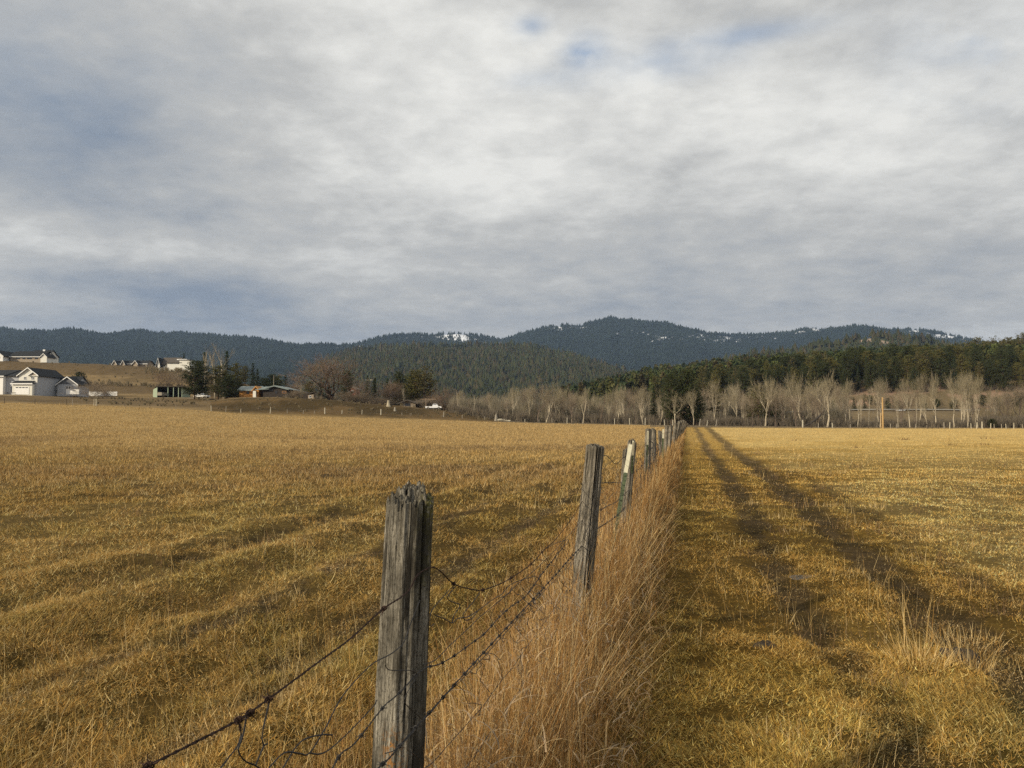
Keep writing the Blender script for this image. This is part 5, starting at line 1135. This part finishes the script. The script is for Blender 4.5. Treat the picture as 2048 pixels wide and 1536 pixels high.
# ------------------------------------------------------------------ mountains
def ridge(name, prof, Yr, Yf, pyf, lab, tree_h, spacing, base, floor, snow=(), rocks=(), px_step=3., seed=1, nt=90, spur=60., tri_n=1, keepf=None):
    """a mountain with real depth: front foot at Yf, crest at Yr, back slope behind"""
    pk = np.array(prof, float); pxs = np.arange(pk[0, 0], pk[-1, 0] + 1, px_step); pyr = np.interp(pxs, pk[:, 0], pk[:, 1])
    pyr = pyr + (fbm(pxs * .05, pxs * 0, seed, 3) - .5) * 2.5 + tree_h * .75 * F / Yr
    t = np.concatenate([np.linspace(0, 1, nt), 1 + np.linspace(.02, .6, 14)]); U, Tm = np.meshgrid((pxs - 1024) / F, t)
    Yg = Yf + (Yr - Yf) * Tm; fr = np.clip(Tm, 0, 1)
    # crest wanders in depth so spurs come towards the viewer
    wob = (fbm(U * 9 + seed, U * 0 + 2, seed + 5, 3) - .5) * (Yr - Yf) * .35; Yg = Yg + wob * np.sin(np.clip(Tm, 0, 1) * np.pi / 2) * (Tm <= 1) + wob * (Tm > 1)
    Yc_ = Yr + wob; X = U * Yg
    zr = CAM_H + (HOR - np.broadcast_to(pyr, U.shape)) / F * Yc_; zf = CAM_H + (HOR - pyf) / F * Yf - 4
    s = fr ** 1.15; Zg = zf + (zr - zf) * s
    sp_ = (1 - 2 * np.abs(fbm(X / 900. + seed, Yg / 1600., seed + 9, 4) - .5) - .75) * spur * np.sin(fr * np.pi) ** .8
    Zg = Zg + sp_ - np.clip(Tm - 1, 0, 1) ** 1.3 * (zr - zf) * 1.5
    ok = (HOR - 768)
    V = np.stack([X, Yg, Zg], -1); PX, PY = proj(V)
    nrm = fbm(X / 20., Yg / 45., seed + 20, 4)
    C = floor[None, None] * (.75 + .5 * fbm(X / 200., Yg / 300., seed + 30, 3))[..., None] * np.ones(V.shape)
    S = np.zeros(U.shape); Rk = np.zeros(U.shape)
    for cx, cy, rx, ry, st in snow: S = np.maximum(S, np.exp(-((PX - cx) / rx) ** 2 - ((PY - cy) / ry) ** 2) * st)
    for cx, cy, rx, ry, st in rocks: Rk = np.maximum(Rk, np.exp(-((PX - cx) / rx) ** 2 - ((PY - cy) / ry) ** 2) * st)
    sm = sst(.0, .10, S - (1 - nrm) * .95) ; rm = sst(.0, .10, Rk - (1 - nrm) * .95)
    C = C * (1 - sm[..., None]) + np.array([.80, .82, .86]) * sm[..., None]; C = C * (1 - rm[..., None]) + np.array([.33, .25, .18]) * rm[..., None]
    n = U.shape[1]; i = np.arange(U.shape[0] - 1)[:, None] * n; j = np.arange(n - 1)[None]
    Q = np.stack([i + j, i + j + 1, i + n + j + 1, i + n + j], -1).reshape(-1, 4)
    tag(obj(name, npmesh(name, V.reshape(-1, 3), Q, None, C.reshape(-1, 3), M_MTN, True)), lab, 'mountain', kind='structure')
    # its trees
    area = (X[:nt].max() - X[:nt].min()) * (Yr - Yf); N = int(area / spacing ** 2)
    fi = rng.random(N) * (nt + 2) ; fj = rng.random(N) * (n - 1.001)
    extra = int(N * .12); fi = np.concatenate([fi, nt - 1.2 + rng.normal(0, .5, extra)]); fj = np.concatenate([fj, rng.random(extra) * (n - 1.001)]); edge = np.concatenate([np.zeros(N, bool), np.ones(extra, bool)])
    a = fi.astype(int); b_ = fj.astype(int); u = (fi - a)[:, None]; v = (fj - b_)[:, None]
    P = (V[a, b_] * (1 - u) + V[a + 1, b_] * u) * (1 - v) + (V[a, b_ + 1] * (1 - u) + V[a + 1, b_ + 1] * u) * v
    op = np.maximum(sm[a, b_], rm[a, b_]); keep = rng.random(len(P)) > op * .93
    P = P[keep]; N = len(P); hgt = tree_h * rng.uniform(.55, 1.25, N) * np.where(edge[keep], rng.uniform(.7, 1.7, N), 1)
    k = 5; th = np.arange(k) / k * 6.283 + rng.uniform(0, 6, N)[:, None]; rw = (hgt * .24 * rng.uniform(.6, 1.6, N))[:, None] * rng.uniform(.6, 1.35, (N, k))
    ring = np.stack([P[:, :1] + rw * np.cos(th), P[:, 1:2] + rw * np.sin(th), P[:, 2:3] + (hgt * .18)[:, None] * rng.uniform(.0, 2.0, (N, k))], -1)
    apex = P + np.stack([rng.normal(0, .25, N), rng.normal(0, .25, N), hgt], -1)
    VV = np.concatenate([ring, apex[:, None]], 1).reshape(-1, 3); b0 = np.arange(N)[:, None, None] * (k + 1)
    jj = np.arange(k); Tt = (b0 + np.stack([jj, (jj + 1) % k, np.full(k, k)], -1)[None]).reshape(-1, 3)
    zone = fbm(P[:, 0] / 260., P[:, 1] / 420., seed + 40, 3)
    col = base[rng.integers(0, len(base), N)] * (rng.uniform(.82, 1.2, (N, 1))) * (.75 + .5 * zone[:, None])
    return VV, None, Tt, np.repeat(col, k + 1, 0)
G_FAR = np.array([[.020, .031, .024], [.025, .034, .024], [.019, .028, .024]]); G_MID = np.array([[.044, .050, .022], [.052, .052, .022], [.040, .046, .022], [.060, .050, .026]])
FL_F = np.array([.018, .026, .022]); FL_M = np.array([.034, .040, .022])
w1 = ridge('mountain', [(-420, 672), (-200, 655), (0, 656), (30, 661), (95, 662), (125, 657), (150, 659), (195, 667), (215, 668), (250, 661), (285, 660), (310, 666), (365, 665), (450, 671), (520, 677), (575, 687), (600, 690), (640, 688), (690, 690), (740, 700), (800, 730), (860, 770)],
   4300, 1900, 800, 'long dark forested ridge behind the houses', 15, 15, G_FAR, FL_F, snow=((700, 694, 60, 4, .55),), seed=3)
o = obj('mountain_forest', npmesh('mountain_forest', *w1, M_FOREST)); tag(o, 'dark conifers covering the long ridge behind the houses', 'forest', kind='stuff')
SNOW = [(905, 671, 62, 10, .72), (925, 680, 40, 8, .62), (960, 686, 30, 5, .45), (700, 693, 40, 4, .4), (825, 677, 40, 5, .40), (1000, 684, 16, 4, .6), (1110, 656, 55, 5, .52), (1165, 655, 50, 5, .45), (1330, 647, 14, 5, .62), (1260, 665, 120, 10, .33), (1340, 675, 80, 16, .37), (1400, 672, 60, 14, .39),
        (1450, 678, 50, 12, .52), (1510, 672, 60, 9, .42), (1630, 657, 34, 6, .85), (1600, 664, 26, 5, .62), (1830, 661, 70, 7, .66), (1900, 672, 70, 10, .66), (1880, 680, 60, 6, .45)]
w2 = ridge('mountain', [(520, 790), (600, 735), (650, 700), (690, 691), (740, 678), (790, 668), (825, 666), (850, 669), (880, 667), (915, 663), (950, 668), (1000, 678), (1030, 670), (1060, 661), (1105, 650), (1125, 649), (1165, 649), (1190, 641), (1222, 633), (1240, 638), (1262, 637), (1290, 641), (1330, 644), (1370, 655), (1420, 665), (1470, 668), (1540, 666), (1580, 664), (1605, 657), (1630, 653), (1648, 658), (1680, 655), (1715, 650), (1745, 653), (1775, 659), (1800, 657), (1830, 656), (1870, 661), (1910, 668), (1950, 680), (2010, 690), (2100, 700), (2300, 690), (2600, 690)],
   5000, 2500, 830, 'broad dark blue mountain with snow patches behind the valley', 16, 17, G_FAR, FL_F, snow=SNOW, seed=11, spur=95)
o = obj('mountain_forest', npmesh('mountain_forest', *w2, M_FOREST)); tag(o, 'blue green conifers covering the broad snow flecked mountain', 'forest', kind='stuff')
w3 = ridge('hill', [(560, 790), (610, 745), (650, 716), (700, 700), (760, 694), (830, 692), (900, 692), (960, 690), (1020, 689), (1060, 693), (1100, 699), (1150, 712), (1200, 727), (1250, 742), (1300, 757), (1360, 780)],
   2500, 1150, 832, 'nearer green forested hill below the snowy mountain', 16, 11, G_MID, FL_M, rocks=((725, 712, 22, 8, .52), (655, 745, 30, 10, .35)), seed=17, spur=45)
o = obj('hill_forest', npmesh('hill_forest', *w3, M_FOREST)); tag(o, 'green conifers covering the nearer hill in the valley', 'forest', kind='stuff')
w4 = ridge('hill', [(1380, 760), (1420, 730), (1450, 716), (1500, 704), (1560, 698), (1600, 692), (1640, 684), (1680, 683), (1720, 671), (1760, 664), (1800, 667), (1840, 674), (1880, 682), (1930, 690), (2000, 700), (2200, 710)],
   1900, 1150, 800, 'rocky open hill rising behind the dark pine slope', 14, 15, G_MID, FL_M * 1.4, rocks=((1500, 712, 60, 8, .6), (1740, 680, 50, 7, .72), (1770, 684, 30, 6, .6), (1600, 700, 40, 5, .5)), seed=23, spur=25)
o = obj('hill_forest', npmesh('hill_forest', *w4, M_FOREST)); tag(o, 'scattered pines over the rocky open hill', 'forest', kind='stuff')

# ------------------------------------------------------------------ valley haze
m, g = mat('valley_haze'); pv = g.n('ShaderNodeVolumePrincipled'); pv.inputs['Color'].default_value = (.47, .65, .98, 1); pv.inputs['Density'].default_value = 6.0e-5; pv.inputs['Anisotropy'].default_value = .25
oo = g.n('ShaderNodeOutputMaterial'); g.L.new(pv.outputs[0], oo.inputs[1])
hz = obj('haze', npmesh('haze', *box(-9600, 9600, -9600, 9600, -8, 900)[:2], mat=m)); tag(hz, 'thin bluish air filling the valley', 'haze', kind='stuff')
